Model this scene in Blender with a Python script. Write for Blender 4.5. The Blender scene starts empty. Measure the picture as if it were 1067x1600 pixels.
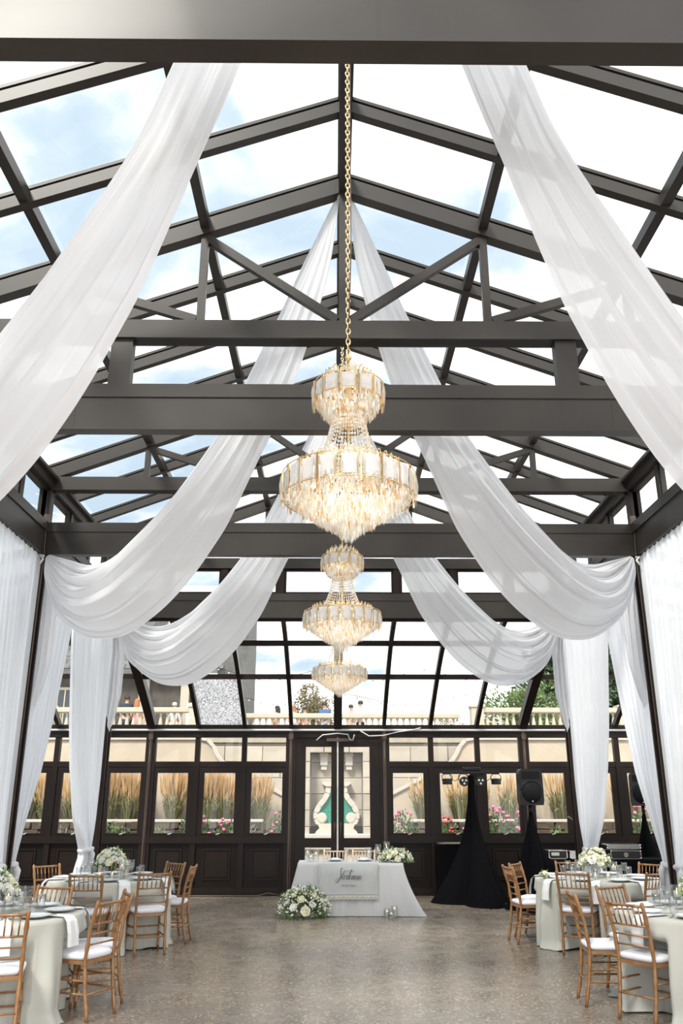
import bpy, bmesh, math, random
from mathutils import Vector, Matrix, noise
PI = math.pi
sc = bpy.context.scene
COL = sc.collection
rnd = random.Random(7)

# ------------------------------------------------------------------ camera
TH = math.radians(19.1); YAW = math.atan((533.5-521)/1300*math.cos(TH))
cd = bpy.data.cameras.new('camera'); cam = bpy.data.objects.new('camera', cd); COL.objects.link(cam)
cd.sensor_fit = 'VERTICAL'; cd.sensor_height = 24; cd.lens = 24*1300/1600
cd.clip_start = 0.05; cd.clip_end = 400
cam.location = (-0.08, 0, 1.7); cam.rotation_euler = (PI/2+TH, 0, -YAW)
sc.camera = cam
# ------------------------------------------------------------------ colour management
sc.view_settings.view_transform = 'Standard'; sc.view_settings.look = 'None'
sc.view_settings.gamma = 1; sc.view_settings.use_curve_mapping = False
sc.view_settings.exposure = 1.22
sc.cycles.transparent_max_bounces = 28
sc.cycles.max_bounces = 8
sc.cycles.sample_clamp_indirect = 4
# ------------------------------------------------------------------ sky
w = bpy.data.worlds.new('sky'); sc.world = w; w.use_nodes = True
nt = w.node_tree; nt.nodes.clear()
def N(nt, t, **k):
    n = nt.nodes.new(t)
    for a, b in k.items():
        if a in ('ins',):
            for i, v in b.items(): n.inputs[i].default_value = v
        else: setattr(n, a, b)
    return n
L = lambda nt, a, b: nt.links.new(a, b)
tc = N(nt, 'ShaderNodeTexCoord'); sep = N(nt, 'ShaderNodeSeparateXYZ'); L(nt, tc.outputs['Generated'], sep.inputs[0])
mz = N(nt, 'ShaderNodeMath', operation='MAXIMUM', ins={1: 0.0}); L(nt, sep.outputs[2], mz.inputs[0])
az = N(nt, 'ShaderNodeMath', operation='ADD', ins={1: 0.25}); L(nt, mz.outputs[0], az.inputs[0])
dv = N(nt, 'ShaderNodeVectorMath', operation='DIVIDE'); L(nt, tc.outputs['Generated'], dv.inputs[0])
cb = N(nt, 'ShaderNodeCombineXYZ')
for i in range(3): L(nt, az.outputs[0], cb.inputs[i])
L(nt, cb.outputs[0], dv.inputs[1])
ns = N(nt, 'ShaderNodeTexNoise', ins={'Scale': 3.0, 'Detail': 8.0, 'Roughness': 0.52, 'Distortion': 0.2}); L(nt, dv.outputs[0], ns.inputs['Vector'])
bx_ = N(nt, 'ShaderNodeMath', operation='MULTIPLY_ADD', ins={1: 0.34, 2: 0.055}); L(nt, sep.outputs[0], bx_.inputs[0])
ad = N(nt, 'ShaderNodeMath', operation='ADD'); ct = N(nt, 'ShaderNodeMapRange', clamp=False, ins={1: 0.0, 2: 1.0, 3: -0.35, 4: 1.35}); L(nt, ns.outputs[0], ct.inputs[0]); L(nt, ct.outputs[0], ad.inputs[0]); L(nt, bx_.outputs[0], ad.inputs[1])
hz_ = N(nt, 'ShaderNodeMapRange', ins={1: 0.0, 2: 0.42, 3: 0.30, 4: 0.0}); L(nt, mz.outputs[0], hz_.inputs[0])
ah = N(nt, 'ShaderNodeMath', operation='ADD'); L(nt, ad.outputs[0], ah.inputs[0]); L(nt, hz_.outputs[0], ah.inputs[1])
cr = N(nt, 'ShaderNodeValToRGB'); L(nt, ah.outputs[0], cr.inputs[0])
cr.color_ramp.elements[0].position = 0.40; cr.color_ramp.elements[0].color = (0.285, 0.345, 0.41, 1)
cr.color_ramp.elements[1].position = 0.80; cr.color_ramp.elements[1].color = (1.15, 1.15, 1.15, 1)
e = cr.color_ramp.elements.new(0.47); e.color = (0.33, 0.38, 0.44, 1); e = cr.color_ramp.elements.new(0.55); e.color = (0.46, 0.475, 0.49, 1); e = cr.color_ramp.elements.new(0.64); e.color = (0.80, 0.80, 0.80, 1)
bg = N(nt, 'ShaderNodeBackground', ins={'Strength': 1.12}); L(nt, cr.outputs[0], bg.inputs[0])
wo = N(nt, 'ShaderNodeOutputWorld'); L(nt, bg.outputs[0], wo.inputs[0])
# ------------------------------------------------------------------ sun (soft, hazy, from behind the camera)
sd = bpy.data.lights.new('sun', 'SUN'); sd.energy = 2.2; sd.angle = math.radians(14); sd.color = (1, 0.95, 0.88)
so = bpy.data.objects.new('sun', sd); COL.objects.link(so)
so.rotation_euler = Vector((0.45, 0.75, -1.0)).to_track_quat('-Z', 'Y').to_euler()

# ================================================================== materials
MATS = {}
def mat(name, col, rough=0.5, metal=0.0, bump=0, bscale=40, var=0, vscale=8, spec=0.5, coat=0, emit=None, trans=0, alpha=1, rand=0):
    m = bpy.data.materials.new(name); m.use_nodes = True; nt = m.node_tree
    b = nt.nodes['Principled BSDF']
    b.inputs['Base Color'].default_value = (*col, 1); b.inputs['Roughness'].default_value = rough
    b.inputs['Metallic'].default_value = metal; b.inputs['Specular IOR Level'].default_value = spec
    b.inputs['Coat Weight'].default_value = coat
    if trans: b.inputs['Transmission Weight'].default_value = trans
    tc = N(nt, 'ShaderNodeTexCoord')
    if var or rand:
        hs = N(nt, 'ShaderNodeHueSaturation', ins={'Color': (*col, 1)})
        if var:
            n = N(nt, 'ShaderNodeTexNoise', ins={'Scale': vscale, 'Detail': 5.0}); L(nt, tc.outputs['Object'], n.inputs['Vector'])
            r = N(nt, 'ShaderNodeMapRange', ins={1: 0.3, 2: 0.7, 3: 1-var, 4: 1+var}); L(nt, n.outputs[0], r.inputs[0])
            src = r.outputs[0]
        if rand:
            oi = N(nt, 'ShaderNodeObjectInfo'); g = N(nt, 'ShaderNodeNewGeometry')
            a = N(nt, 'ShaderNodeMath', operation='ADD'); L(nt, oi.outputs['Random'], a.inputs[0]); L(nt, g.outputs['Random Per Island'], a.inputs[1])
            fr = N(nt, 'ShaderNodeMath', operation='FRACT'); L(nt, a.outputs[0], fr.inputs[0])
            r2 = N(nt, 'ShaderNodeMapRange', ins={1: 0.0, 2: 1.0, 3: 1-rand, 4: 1+rand}); L(nt, fr.outputs[0], r2.inputs[0])
            if var:
                mm = N(nt, 'ShaderNodeMath', operation='MULTIPLY'); L(nt, src, mm.inputs[0]); L(nt, r2.outputs[0], mm.inputs[1]); src = mm.outputs[0]
            else: src = r2.outputs[0]
        L(nt, src, hs.inputs['Value']); L(nt, hs.outputs[0], b.inputs['Base Color'])
    if bump:
        n = N(nt, 'ShaderNodeTexNoise', ins={'Scale': bscale, 'Detail': 6.0}); L(nt, tc.outputs['Object'], n.inputs['Vector'])
        bp = N(nt, 'ShaderNodeBump', ins={'Strength': bump, 'Distance': 0.02}); L(nt, n.outputs[0], bp.inputs['Height']); L(nt, bp.outputs[0], b.inputs['Normal'])
    if emit:
        b.inputs['Emission Color'].default_value = (*emit[:3], 1); b.inputs['Emission Strength'].default_value = emit[3]
    MATS[name] = m
    return m
M_metal = mat('bronze_frame', (0.036, 0.030, 0.026), 0.42, 0.12, var=0.12, vscale=3, spec=0.45)
M_metal_in = mat('dark_brown_frame', (0.016, 0.010, 0.008), 0.42, 0.05, var=0.12, vscale=4, spec=0.25)
M_panelm = mat('dark_panel', (0.010, 0.0065, 0.0055), 0.45, 0.0, spec=0.22)
M_gold = mat('chair_gold_wood', (0.31, 0.15, 0.055), 0.36, 0.15, var=0.18, vscale=25, coat=0.3)
M_pale = mat('chair_limed_wood', (0.60, 0.46, 0.34), 0.4, 0.0, var=0.12, vscale=20)
M_cush = mat('cushion_white', (0.80, 0.79, 0.84), 0.8, bump=0.05, bscale=200)
M_linen = mat('sage_linen', (0.52, 0.515, 0.46), 0.72, bump=0.08, bscale=300)
M_white = mat('white_linen', (0.60, 0.60, 0.61), 0.75, bump=0.06, bscale=300)
M_napkin = mat('napkin_white', (0.80, 0.81, 0.80), 0.8)
M_plate = mat('porcelain', (0.72, 0.74, 0.76), 0.12, coat=0.5)
M_steel = mat('steel', (0.55, 0.54, 0.52), 0.2, 1.0)
M_goldm = mat('polished_gold', (0.88, 0.66, 0.36), 0.22, 1.0)
M_candle = mat('candle_wax', (0.85, 0.80, 0.70), 0.6)
M_flame = mat('flame', (1, 0.6, 0.2), 0.5, emit=(1, 0.5, 0.15, 4))
M_rose = mat('cream_rose', (0.86, 0.84, 0.66), 0.7, var=0.08, vscale=60, rand=0.08)
M_rosew = mat('white_rose', (0.88, 0.88, 0.82), 0.7, rand=0.06)
M_leaf = mat('leaf_green', (0.10, 0.17, 0.06), 0.5, rand=0.45)
M_leafl = mat('leaf_light', (0.24, 0.33, 0.12), 0.55, rand=0.35)
M_black = mat('black_cloth', (0.004, 0.004, 0.005), 0.9, spec=0.05, bump=0.1, bscale=60)
M_blackp = mat('black_plastic', (0.010, 0.010, 0.012), 0.4, spec=0.4)
M_grille = mat('black_grille', (0.006, 0.006, 0.007), 0.7, spec=0.2)
M_lens = mat('white_lens', (0.85, 0.85, 0.85), 0.2)
M_stucco = mat('cream_stucco', (0.54, 0.45, 0.345), 0.9, bump=0.25, bscale=14, var=0.07, vscale=1.5)
M_stone = mat('limestone_block', (0.47, 0.41, 0.335), 0.9, bump=0.2, bscale=12, var=0.08, vscale=3, rand=0.10)
M_balus = mat('balustrade_stone', (0.50, 0.445, 0.355), 0.85, var=0.05, vscale=3)
M_field = mat('field_stone', (0.085, 0.058, 0.040), 0.9, bump=0.4, bscale=18, var=0.2, vscale=6, rand=0.45)
M_mortar = mat('mortar', (0.13, 0.105, 0.08), 0.95, bump=0.2)
M_scroll = mat('white_scroll_stone', (0.56, 0.51, 0.44), 0.8)
M_green = mat('green_mosaic', (0.03, 0.24, 0.17), 0.4, var=0.5, vscale=40)
M_soil = mat('soil', (0.10, 0.07, 0.045), 0.95, bump=0.5)
M_pave = mat('garden_paving', (0.40, 0.35, 0.28), 0.9, bump=0.1, var=0.1)
M_plume = mat('grass_plume', (0.60, 0.40, 0.20), 0.9, rand=0.25)
M_blade = mat('grass_blade', (0.24, 0.235, 0.10), 0.7, rand=0.45)
M_pink = mat('pink_petal', (0.80, 0.18, 0.32), 0.7, rand=0.3)
M_red = mat('red_petal', (0.70, 0.06, 0.07), 0.7, rand=0.3)
M_grey = mat('grey_foliage', (0.36, 0.39, 0.33), 0.8, rand=0.3)
M_bark = mat('bark', (0.12, 0.08, 0.055), 0.9)
M_tree1 = mat('tree_leaf_dark', (0.07, 0.115, 0.06), 0.6, rand=0.5)
M_tree2 = mat('tree_leaf_mid', (0.17, 0.24, 0.09), 0.6, rand=0.4)
M_tree3 = mat('tree_leaf_autumn', (0.26, 0.22, 0.12), 0.6, rand=0.4)
M_tree4 = mat('tree_leaf_lime', (0.36, 0.42, 0.06), 0.6, rand=0.3)
M_shingle = mat('slate_shingle', (0.12, 0.118, 0.115), 0.85, var=0.2, vscale=5, rand=0.25)
M_housew = mat('house_wall', (0.09, 0.08, 0.07), 0.9, bump=0.3, bscale=6, var=0.3, vscale=2)
M_houset = mat('house_trim', (0.48, 0.42, 0.34), 0.8)
M_housewh = mat('house_white', (0.78, 0.78, 0.77), 0.8)
M_dglass = mat('dark_window_glass', (0.05, 0.06, 0.07), 0.1)
M_skin = mat('skin', (0.56, 0.34, 0.24), 0.6)
M_cord = mat('white_cord', (0.70, 0.70, 0.68), 0.5)
M_conduit = mat('bronze_conduit', (0.10, 0.07, 0.055), 0.4, 0.4)
M_ink = mat('dark_lettering', (0.05, 0.06, 0.06), 0.7)
M_inkl = mat('grey_lettering', (0.22, 0.23, 0.23), 0.7)
M_lace = mat('ivory_lace', (0.76, 0.73, 0.66), 0.8)
M_runner = mat('grey_runner', (0.49, 0.50, 0.50), 0.85, bump=0.1, bscale=200, var=0.03)
M_fill_bulb = mat('fill_bulb_glow', (1, 0.9, 0.7), 0.4, emit=(1, 0.82, 0.55, 6))  # glow for the balls added inside the chandeliers as fill

def fabric_mat(name, col, transl=0.35, transp=0.10):
    m = bpy.data.materials.new(name); m.use_nodes = True; nt = m.node_tree; nt.nodes.clear()
    d = N(nt, 'ShaderNodeBsdfDiffuse', ins={'Color': (*col, 1)}); t = N(nt, 'ShaderNodeBsdfTranslucent', ins={'Color': (*col, 1)})
    x = N(nt, 'ShaderNodeBsdfTransparent'); m1 = N(nt, 'ShaderNodeMixShader', ins={0: transl}); m2 = N(nt, 'ShaderNodeMixShader', ins={0: transp})
    tc = N(nt, 'ShaderNodeTexCoord'); n = N(nt, 'ShaderNodeTexNoise', ins={'Scale': 260.0, 'Detail': 2.0}); L(nt, tc.outputs['Object'], n.inputs['Vector'])
    bp = N(nt, 'ShaderNodeBump', ins={'Strength': 0.06, 'Distance': 0.01}); L(nt, n.outputs[0], bp.inputs['Height']); L(nt, bp.outputs[0], d.inputs['Normal'])
    L(nt, d.outputs[0], m1.inputs[1]); L(nt, t.outputs[0], m1.inputs[2]); L(nt, m1.outputs[0], m2.inputs[1]); L(nt, x.outputs[0], m2.inputs[2])
    o = N(nt, 'ShaderNodeOutputMaterial'); L(nt, m2.outputs[0], o.inputs[0]); return m
M_voile = fabric_mat('white_voile', (0.91, 0.91, 0.93), 0.38, 0.06)
M_sheer = fabric_mat('sheer_voile', (0.90, 0.91, 0.94), 0.44, 0.09)

def glass_mat(name, tint=(0.97, 0.985, 0.98), refl=0.5, rough=0.01):
    m = bpy.data.materials.new(name); m.use_nodes = True; nt = m.node_tree; nt.nodes.clear()
    g = N(nt, 'ShaderNodeBsdfGlossy', ins={'Roughness': rough}); t = N(nt, 'ShaderNodeBsdfTransparent', ins={'Color': (*tint, 1)})
    f = N(nt, 'ShaderNodeLayerWeight'); pw = N(nt, 'ShaderNodeMath', operation='POWER', ins={1: 5.0}); L(nt, f.outputs['Facing'], pw.inputs[0])
    mu = N(nt, 'ShaderNodeMath', operation='MULTIPLY_ADD', ins={1: 0.9*refl, 2: 0.04*refl}); L(nt, pw.outputs[0], mu.inputs[0])
    mx = N(nt, 'ShaderNodeMixShader'); L(nt, mu.outputs[0], mx.inputs[0]); L(nt, t.outputs[0], mx.inputs[1]); L(nt, g.outputs[0], mx.inputs[2])
    o = N(nt, 'ShaderNodeOutputMaterial'); L(nt, mx.outputs[0], o.inputs[0]); return m
M_glass = glass_mat('window_glass')
M_tumbler = glass_mat('tumbler_glass', (0.975, 0.98, 0.98), 1.6, 0.03)
def cracked():
    m = glass_mat('shattered_glass'); nt = m.node_tree
    tc = N(nt, 'ShaderNodeTexCoord'); v = N(nt, 'ShaderNodeTexVoronoi', feature='DISTANCE_TO_EDGE', ins={'Scale': 24.0}); L(nt, tc.outputs['Object'], v.inputs['Vector'])
    n = N(nt, 'ShaderNodeTexNoise', ins={'Scale': 38.0, 'Detail': 3.0}); L(nt, tc.outputs['Object'], n.inputs['Vector'])
    r = N(nt, 'ShaderNodeValToRGB'); L(nt, n.outputs[0], r.inputs[0]); r.color_ramp.elements[0].position = 0.40; r.color_ramp.elements[1].position = 0.52
    r.color_ramp.elements[0].color = (0.25, 0.25, 0.26, 1); r.color_ramp.elements[1].color = (0.95, 0.95, 0.96, 1)
    d = N(nt, 'ShaderNodeBsdfTranslucent'); L(nt, r.outputs[0], d.inputs['Color'])
    d2 = N(nt, 'ShaderNodeBsdfDiffuse'); L(nt, r.outputs[0], d2.inputs['Color']); a = N(nt, 'ShaderNodeMixShader', ins={0: 0.4}); L(nt, d.outputs[0], a.inputs[1]); L(nt, d2.outputs[0], a.inputs[2])
    o = [x for x in nt.nodes if x.type == 'OUTPUT_MATERIAL'][0]; old = o.inputs[0].links[0].from_socket
    mx = N(nt, 'ShaderNodeMixShader', ins={0: 0.8}); L(nt, old, mx.inputs[1]); L(nt, a.outputs[0], mx.inputs[2]); L(nt, mx.outputs[0], o.inputs[0]); return m
M_crack = cracked()
def crystal_mat():
    m = bpy.data.materials.new('cut_crystal'); m.use_nodes = True; nt = m.node_tree; nt.nodes.clear()
    geo = N(nt, 'ShaderNodeNewGeometry'); r = N(nt, 'ShaderNodeValToRGB'); L(nt, geo.outputs['Random Per Island'], r.inputs[0])
    cr = r.color_ramp; cr.elements[0].position = 0; cr.elements[0].color = (0.97, 0.96, 0.94, 1); cr.elements[1].position = 1.0; cr.elements[1].color = (0.90, 0.68, 0.38, 1)
    for p, c in ((0.45, (0.98, 0.98, 0.97, 1)), (0.60, (0.90, 0.89, 0.87, 1)), (0.78, (0.98, 0.96, 0.92, 1)), (0.90, (0.94, 0.84, 0.66, 1))):
        e = cr.elements.new(p); e.color = c
    g = N(nt, 'ShaderNodeBsdfGlossy', ins={'Roughness': 0.12}); L(nt, r.outputs[0], g.inputs['Color'])
    t = N(nt, 'ShaderNodeBsdfTransparent'); L(nt, r.outputs[0], t.inputs['Color'])
    tl = N(nt, 'ShaderNodeBsdfTranslucent'); L(nt, r.outputs[0], tl.inputs['Color'])
    a = N(nt, 'ShaderNodeMixShader', ins={0: 0.30}); L(nt, tl.outputs[0], a.inputs[1]); L(nt, g.outputs[0], a.inputs[2])
    b = N(nt, 'ShaderNodeMixShader', ins={0: 0.36}); L(nt, a.outputs[0], b.inputs[1]); L(nt, t.outputs[0], b.inputs[2])
    o = N(nt, 'ShaderNodeOutputMaterial'); L(nt, b.outputs[0], o.inputs[0]); return m
M_crystal = crystal_mat()
M_alab = mat('alabaster_panel', (0.78, 0.74, 0.70), 0.3, var=0.12, vscale=14, trans=0.0)
def floor_mat():
    m = bpy.data.materials.new('polished_aggregate_floor'); m.use_nodes = True; nt = m.node_tree; b = nt.nodes['Principled BSDF']
    tc = N(nt, 'ShaderNodeTexCoord')
    n1 = N(nt, 'ShaderNodeTexNoise', ins={'Scale': 0.9, 'Detail': 6.0, 'Roughness': 0.6}); L(nt, tc.outputs['Object'], n1.inputs['Vector'])
    r1 = N(nt, 'ShaderNodeValToRGB'); L(nt, n1.outputs[0], r1.inputs[0])
    r1.color_ramp.elements[0].position = 0.3; r1.color_ramp.elements[0].color = (0.200, 0.160, 0.125, 1)
    r1.color_ramp.elements[1].position = 0.7; r1.color_ramp.elements[1].color = (0.262, 0.213, 0.170, 1)
    v = N(nt, 'ShaderNodeTexVoronoi', ins={'Scale': 60.0, 'Randomness': 1.0}); L(nt, tc.outputs['Object'], v.inputs['Vector'])
    r2 = N(nt, 'ShaderNodeValToRGB'); L(nt, v.outputs['Color'], r2.inputs[0])
    r2.color_ramp.elements[0].position = 0.30; r2.color_ramp.elements[0].color = (0.72, 0.72, 0.72, 1); r2.color_ramp.elements[1].position = 0.92; r2.color_ramp.elements[1].color = (3.0, 2.9, 2.7, 1); e = r2.color_ramp.elements.new(0.72); e.color = (1.05, 1.05, 1.05, 1)
    mx = N(nt, 'ShaderNodeMix', data_type='RGBA', blend_type='MULTIPLY', ins={0: 0.8}); L(nt, r1.outputs[0], mx.inputs[6]); L(nt, r2.outputs[0], mx.inputs[7])
    L(nt, mx.outputs[2], b.inputs['Base Color'])
    n2 = N(nt, 'ShaderNodeTexNoise', ins={'Scale': 2.5, 'Detail': 5.0}); L(nt, tc.outputs['Object'], n2.inputs['Vector'])
    r3 = N(nt, 'ShaderNodeMapRange', ins={1: 0.3, 2: 0.7, 3: 0.20, 4: 0.33}); L(nt, n2.outputs[0], r3.inputs[0]); L(nt, r3.outputs[0], b.inputs['Roughness'])
    n3 = N(nt, 'ShaderNodeTexNoise', ins={'Scale': 30.0, 'Detail': 3.0}); L(nt, tc.outputs['Object'], n3.inputs['Vector'])
    bp = N(nt, 'ShaderNodeBump', ins={'Strength': 0.12, 'Distance': 0.01}); L(nt, n3.outputs[0], bp.inputs['Height']); L(nt, bp.outputs[0], b.inputs['Normal'])
    b.inputs['Specular IOR Level'].default_value = 0.65
    return m
M_floor = floor_mat()

# ================================================================== mesh helpers
class MB:
    def __init__(s): s.v = []; s.f = []; s.sm = []
    def add(s, vs, fs, smooth=False):
        o = len(s.v); s.v += [tuple(v) for v in vs]; s.f += [tuple(i+o for i in f) for f in fs]; s.sm += [smooth]*len(fs); return s
    def box(s, a, b):
        x0, y0, z0 = a; x1, y1, z1 = b
        return s.add([(x0,y0,z0),(x1,y0,z0),(x1,y1,z0),(x0,y1,z0),(x0,y0,z1),(x1,y0,z1),(x1,y1,z1),(x0,y1,z1)],
            [(0,3,2,1),(4,5,6,7),(0,1,5,4),(1,2,6,5),(2,3,7,6),(3,0,4,7)])
    def cbox(s, a, b, c=0.01):      # chamfered box
        bm = bmesh.new(); bmesh.ops.create_cube(bm, size=1)
        for v in bm.verts: v.co = Vector([(a[i]+b[i])/2+v.co[i]*(b[i]-a[i]) for i in range(3)])
        bmesh.ops.bevel(bm, geom=bm.edges[:], offset=c, segments=1, affect='EDGES')
        bm.verts.ensure_lookup_table(); s.add([v.co for v in bm.verts], [[v.index for v in f.verts] for f in bm.faces]); bm.free(); return s
    def bar(s, p, q, w, h, up=(0,0,1)):
        p = Vector(p); q = Vector(q); d = (q-p).normalized(); u = Vector(up)
        r = d.cross(u)
        if r.length < 1e-4: r = d.cross(Vector((0,1,0)))
        r.normalize(); n = r.cross(d).normalized(); vs = []
        for c in (p, q):
            for a, b in ((-1,-1),(1,-1),(1,1),(-1,1)): vs.append(c + r*(a*w/2) + n*(b*h/2))
        return s.add(vs, [(0,1,2,3)[::-1],(4,5,6,7),(0,1,5,4),(1,2,6,5),(2,3,7,6),(3,0,4,7)])
    def tube(s, pts, rad, n=8, cap=True, smooth=True):
        pts = [Vector(p) for p in pts]; k = len(pts); rads = rad if isinstance(rad, (list, tuple)) else [rad]*k
        vs = []; prev = None
        for i, p in enumerate(pts):
            d = (pts[min(i+1, k-1)]-pts[max(i-1, 0)]).normalized()
            if prev is None:
                r = d.cross(Vector((0,0,1)))
                if r.length < 0.05: r = d.cross(Vector((0,1,0)))
            else: r = prev - d*prev.dot(d)
            r.normalize(); prev = r; u = d.cross(r)
            for j in range(n):
                a = 2*PI*j/n; vs.append(p + (r*math.cos(a)+u*math.sin(a))*rads[i])
        fs = [(i*n+j, i*n+(j+1)%n, (i+1)*n+(j+1)%n, (i+1)*n+j) for i in range(k-1) for j in range(n)]
        s.add(vs, fs, smooth)
        if cap: o = len(s.v)-len(vs); s.f += [tuple(o+j for j in range(n))[::-1], tuple(o+(k-1)*n+j for j in range(n))]; s.sm += [False, False]
        return s
    def lathe(s, prof, c=(0,0,0), n=20, smooth=True, cap=True):
        vs = [(c[0]+r*math.cos(2*PI*j/n), c[1]+r*math.sin(2*PI*j/n), c[2]+z) for r, z in prof for j in range(n)]; k = len(prof)
        fs = [(i*n+j, i*n+(j+1)%n, (i+1)*n+(j+1)%n, (i+1)*n+j) for i in range(k-1) for j in range(n)]
        s.add(vs, fs, smooth)
        if cap:
            o = len(s.v)-len(vs)
            if prof[0][0] > 1e-4: s.f.append(tuple(o+j for j in range(n))[::-1]); s.sm.append(False)
            if prof[-1][0] > 1e-4: s.f.append(tuple(o+(k-1)*n+j for j in range(n))); s.sm.append(False)
        return s
    def grid(s, rows, smooth=True, wrap=False):
        k = len(rows); n = len(rows[0]); vs = [p for r in rows for p in r]
        fs = [(i*n+j, i*n+(j+1)%n, (i+1)*n+(j+1)%n, (i+1)*n+j) for i in range(k-1) for j in range(n if wrap else n-1)]
        return s.add(vs, fs, smooth)
    def ball(s, c, r, n=8, m=5, sc_=(1,1,1)):
        return s.lathe([(0.001, -r*sc_[2])]+[(r*math.sin(PI*i/m)*sc_[0], -r*math.cos(PI*i/m)*sc_[2]) for i in range(1, m)]+[(0.001, r*sc_[2])], c, n, True, False)
    def prism(s, pts, y0, y1):       # polygon in XZ, extruded along Y
        n = len(pts); vs = [(x, y0, z) for x, z in pts]+[(x, y1, z) for x, z in pts]
        return s.add(vs, [tuple(range(n)), tuple(range(n, 2*n))[::-1]]+[(i, i+n, (i+1) % n+n, (i+1) % n) for i in range(n)])
    def mesh(s, name, m):
        me = bpy.data.meshes.new(name); me.from_pydata(s.v, [], s.f); me.materials.append(m)
        me.polygons.foreach_set('use_smooth', s.sm); me.update(); return me
    def build(s, name, m, parent=None, **k):
        return link(name, s.mesh(name, m), parent, **k)
def link(name, me, parent=None, loc=None, rot=None, kind=None, label=None):
    o = bpy.data.objects.new(name, me); COL.objects.link(o)
    if parent: o.parent = parent
    if loc is not None: o.location = loc
    if rot is not None: o.rotation_euler = rot
    if kind: o['kind'] = kind
    if label: o['label'] = label
    return o
def tag(o, label, cat, group=None, kind=None):
    o['label'] = label; o['category'] = cat
    if group: o['group'] = group
    if kind: o['kind'] = kind
    return o
def thing(name, label, cat, loc=(0,0,0), rz=0, group=None, kind=None):
    o = bpy.data.objects.new(name, None); COL.objects.link(o); o.location = loc; o.rotation_euler = (0,0,rz); o.empty_display_size = 0.1
    return tag(o, label, cat, group, kind)
def dup(root, loc, rz=0, label=None, group=None):
    r = root.copy(); COL.objects.link(r); r.location = loc; r.rotation_euler = (0,0,rz)
    if label: r['label'] = label
    if group: r['group'] = group
    for ch in list(root.children):
        c = ch.copy(); COL.objects.link(c); c.parent = r
        for g in list(ch.children):
            d = g.copy(); COL.objects.link(d); d.parent = c
    return r
def lerp(a, b, t): return a+(b-a)*t
def interp(pts, t):   # pts sorted by first coord
    if t <= pts[0][0]: return pts[0][1]
    for (a, x), (b, y) in zip(pts, pts[1:]):
        if t <= b: return x+(y-x)*(t-a)/(b-a)
    return pts[-1][1]

# ================================================================== the hall
W = 3.7; BAY = 3.66; YA, YB, YC, YD = 2.555, 6.22, 9.87, 13.6
YS = [YA-BAY, YA, YB, YC, YD]
ZB0, ZB1 = 4.54, 4.95; ZT0, ZT1 = 5.38, 5.56; ZR = 7.0; ZE = 5.6
YF = 17.2; XO = 7.4; ZF = 3.0
S = 'structure'
fl = MB().add([(-12,-9,0),(12,-9,0),(12,17.25,0),(-12,17.25,0),(-12,-9,-0.1),(12,-9,-0.1),(12,17.25,-0.1),(-12,17.25,-0.1)], [(0,1,2,3),(7,6,5,4),(0,4,5,1),(1,5,6,2),(2,6,7,3),(3,7,4,0)]).build('floor', M_floor)
tag(fl, 'polished brown aggregate concrete dance floor of the hall', 'floor', kind=S)

# --- roof
def zroof(x): return ZR - abs(x)*(ZR-ZE)/W
ce = thing('ceiling', 'pitched glass roof of the hall on dark bronze trusses and rafters', 'ceiling', kind=S)
Y0, Y1 = YS[0], YD
rb = MB().bar((0,Y0,ZR-0.02),(0,Y1,ZR-0.02),0.10,0.16); rb.box((-0.06,Y0,ZR+0.06),(0.06,Y1,ZR+0.1)); rb.build('ridge_beam', M_metal, ce)
def rafter_mesh(name, w_, h_, off):
    m = MB()
    m.bar((0,0,ZR+off),(W+0.15,0,zroof(W+0.15)+off),w_,h_,up=(0,1,0)) if False else None
    d = Vector((W+0.12,0,zroof(W+0.12)-ZR))
    m.bar((0,0,ZR+off), (d.x,0,ZR+d.z+off), w_, h_)
    m.bar((0,0,ZR+off+h_/2+0.012), (d.x,0,ZR+d.z+off+h_/2+0.012), w_*0.55, 0.024)
    m.bar((0,0,ZR+off+h_/2+0.038), (d.x,0,ZR+d.z+off+h_/2+0.038), w_*1.1, 0.028)
    return m.mesh(name, M_metal)
raf = rafter_mesh('rafter', 0.075, 0.10, 0.0); cho = rafter_mesh('chord', 0.11, 0.15, -0.01)
nR = 4
ylist = []
for b in range(len(YS)-1):
    for k in range(nR):
        ylist.append((lerp(YS[b], YS[b+1], k/nR), k == 0))
ylist.append((YD, True))
for y, big in ylist:
    if big: continue
    for sx in (1, -1):
        link('rafter', raf, ce, (0,y,0), (0,0,0 if sx > 0 else PI))
# purlins
for sx in (1, -1):
    for f in (1/3, 2/3):
        x = sx*W*f; z = zroof(x)+0.01
        pm = MB(); pm.bar((x,Y0,z),(x,Y1,z),0.08,0.09); pm.bar((x-0.02,Y0,z+0.058),(x-0.02,Y1,z+0.058),0.02,0.03); pm.bar((x+0.02,Y0,z+0.058),(x+0.02,Y1,z+0.058),0.02,0.03)
        pm.build('purlin', M_metal, ce)
    x = sx*W
    em = MB().box((x-0.09,Y0,ZT0+0.02),(x+0.09,Y1,ZT1+0.03)); em.box((x-sx*0.12-0.03,Y0,ZT1-0.06),(x-sx*0.12+0.03,Y1,ZT1-0.02)); em.build('eave_plate', M_metal, ce)
# panes
def pane_slope(L_, wy):
    m = MB(); dx = W/3-0.09; dz = (ZR-ZE)/3*dx/(W/3); m.bar((0.045,wy/2,0),(dx+0.045,wy/2,-dz),wy-0.06,0.012,up=(0,0,1)); return m.mesh('glass_pane', M_glass)
pmesh = pane_slope(0, BAY/nR)
for (ya, _), (yb, _) in zip(ylist, ylist[1:]):
    for sx in (1, -1):
        for f in range(3):
            x = W/3*f
            y = ya+0.02 if sx > 0 else yb-0.02
            link('glass_pane', pmesh, ce, (sx*x, y, zroof(x)+0.095), (0,0,0 if sx > 0 else PI))
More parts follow.
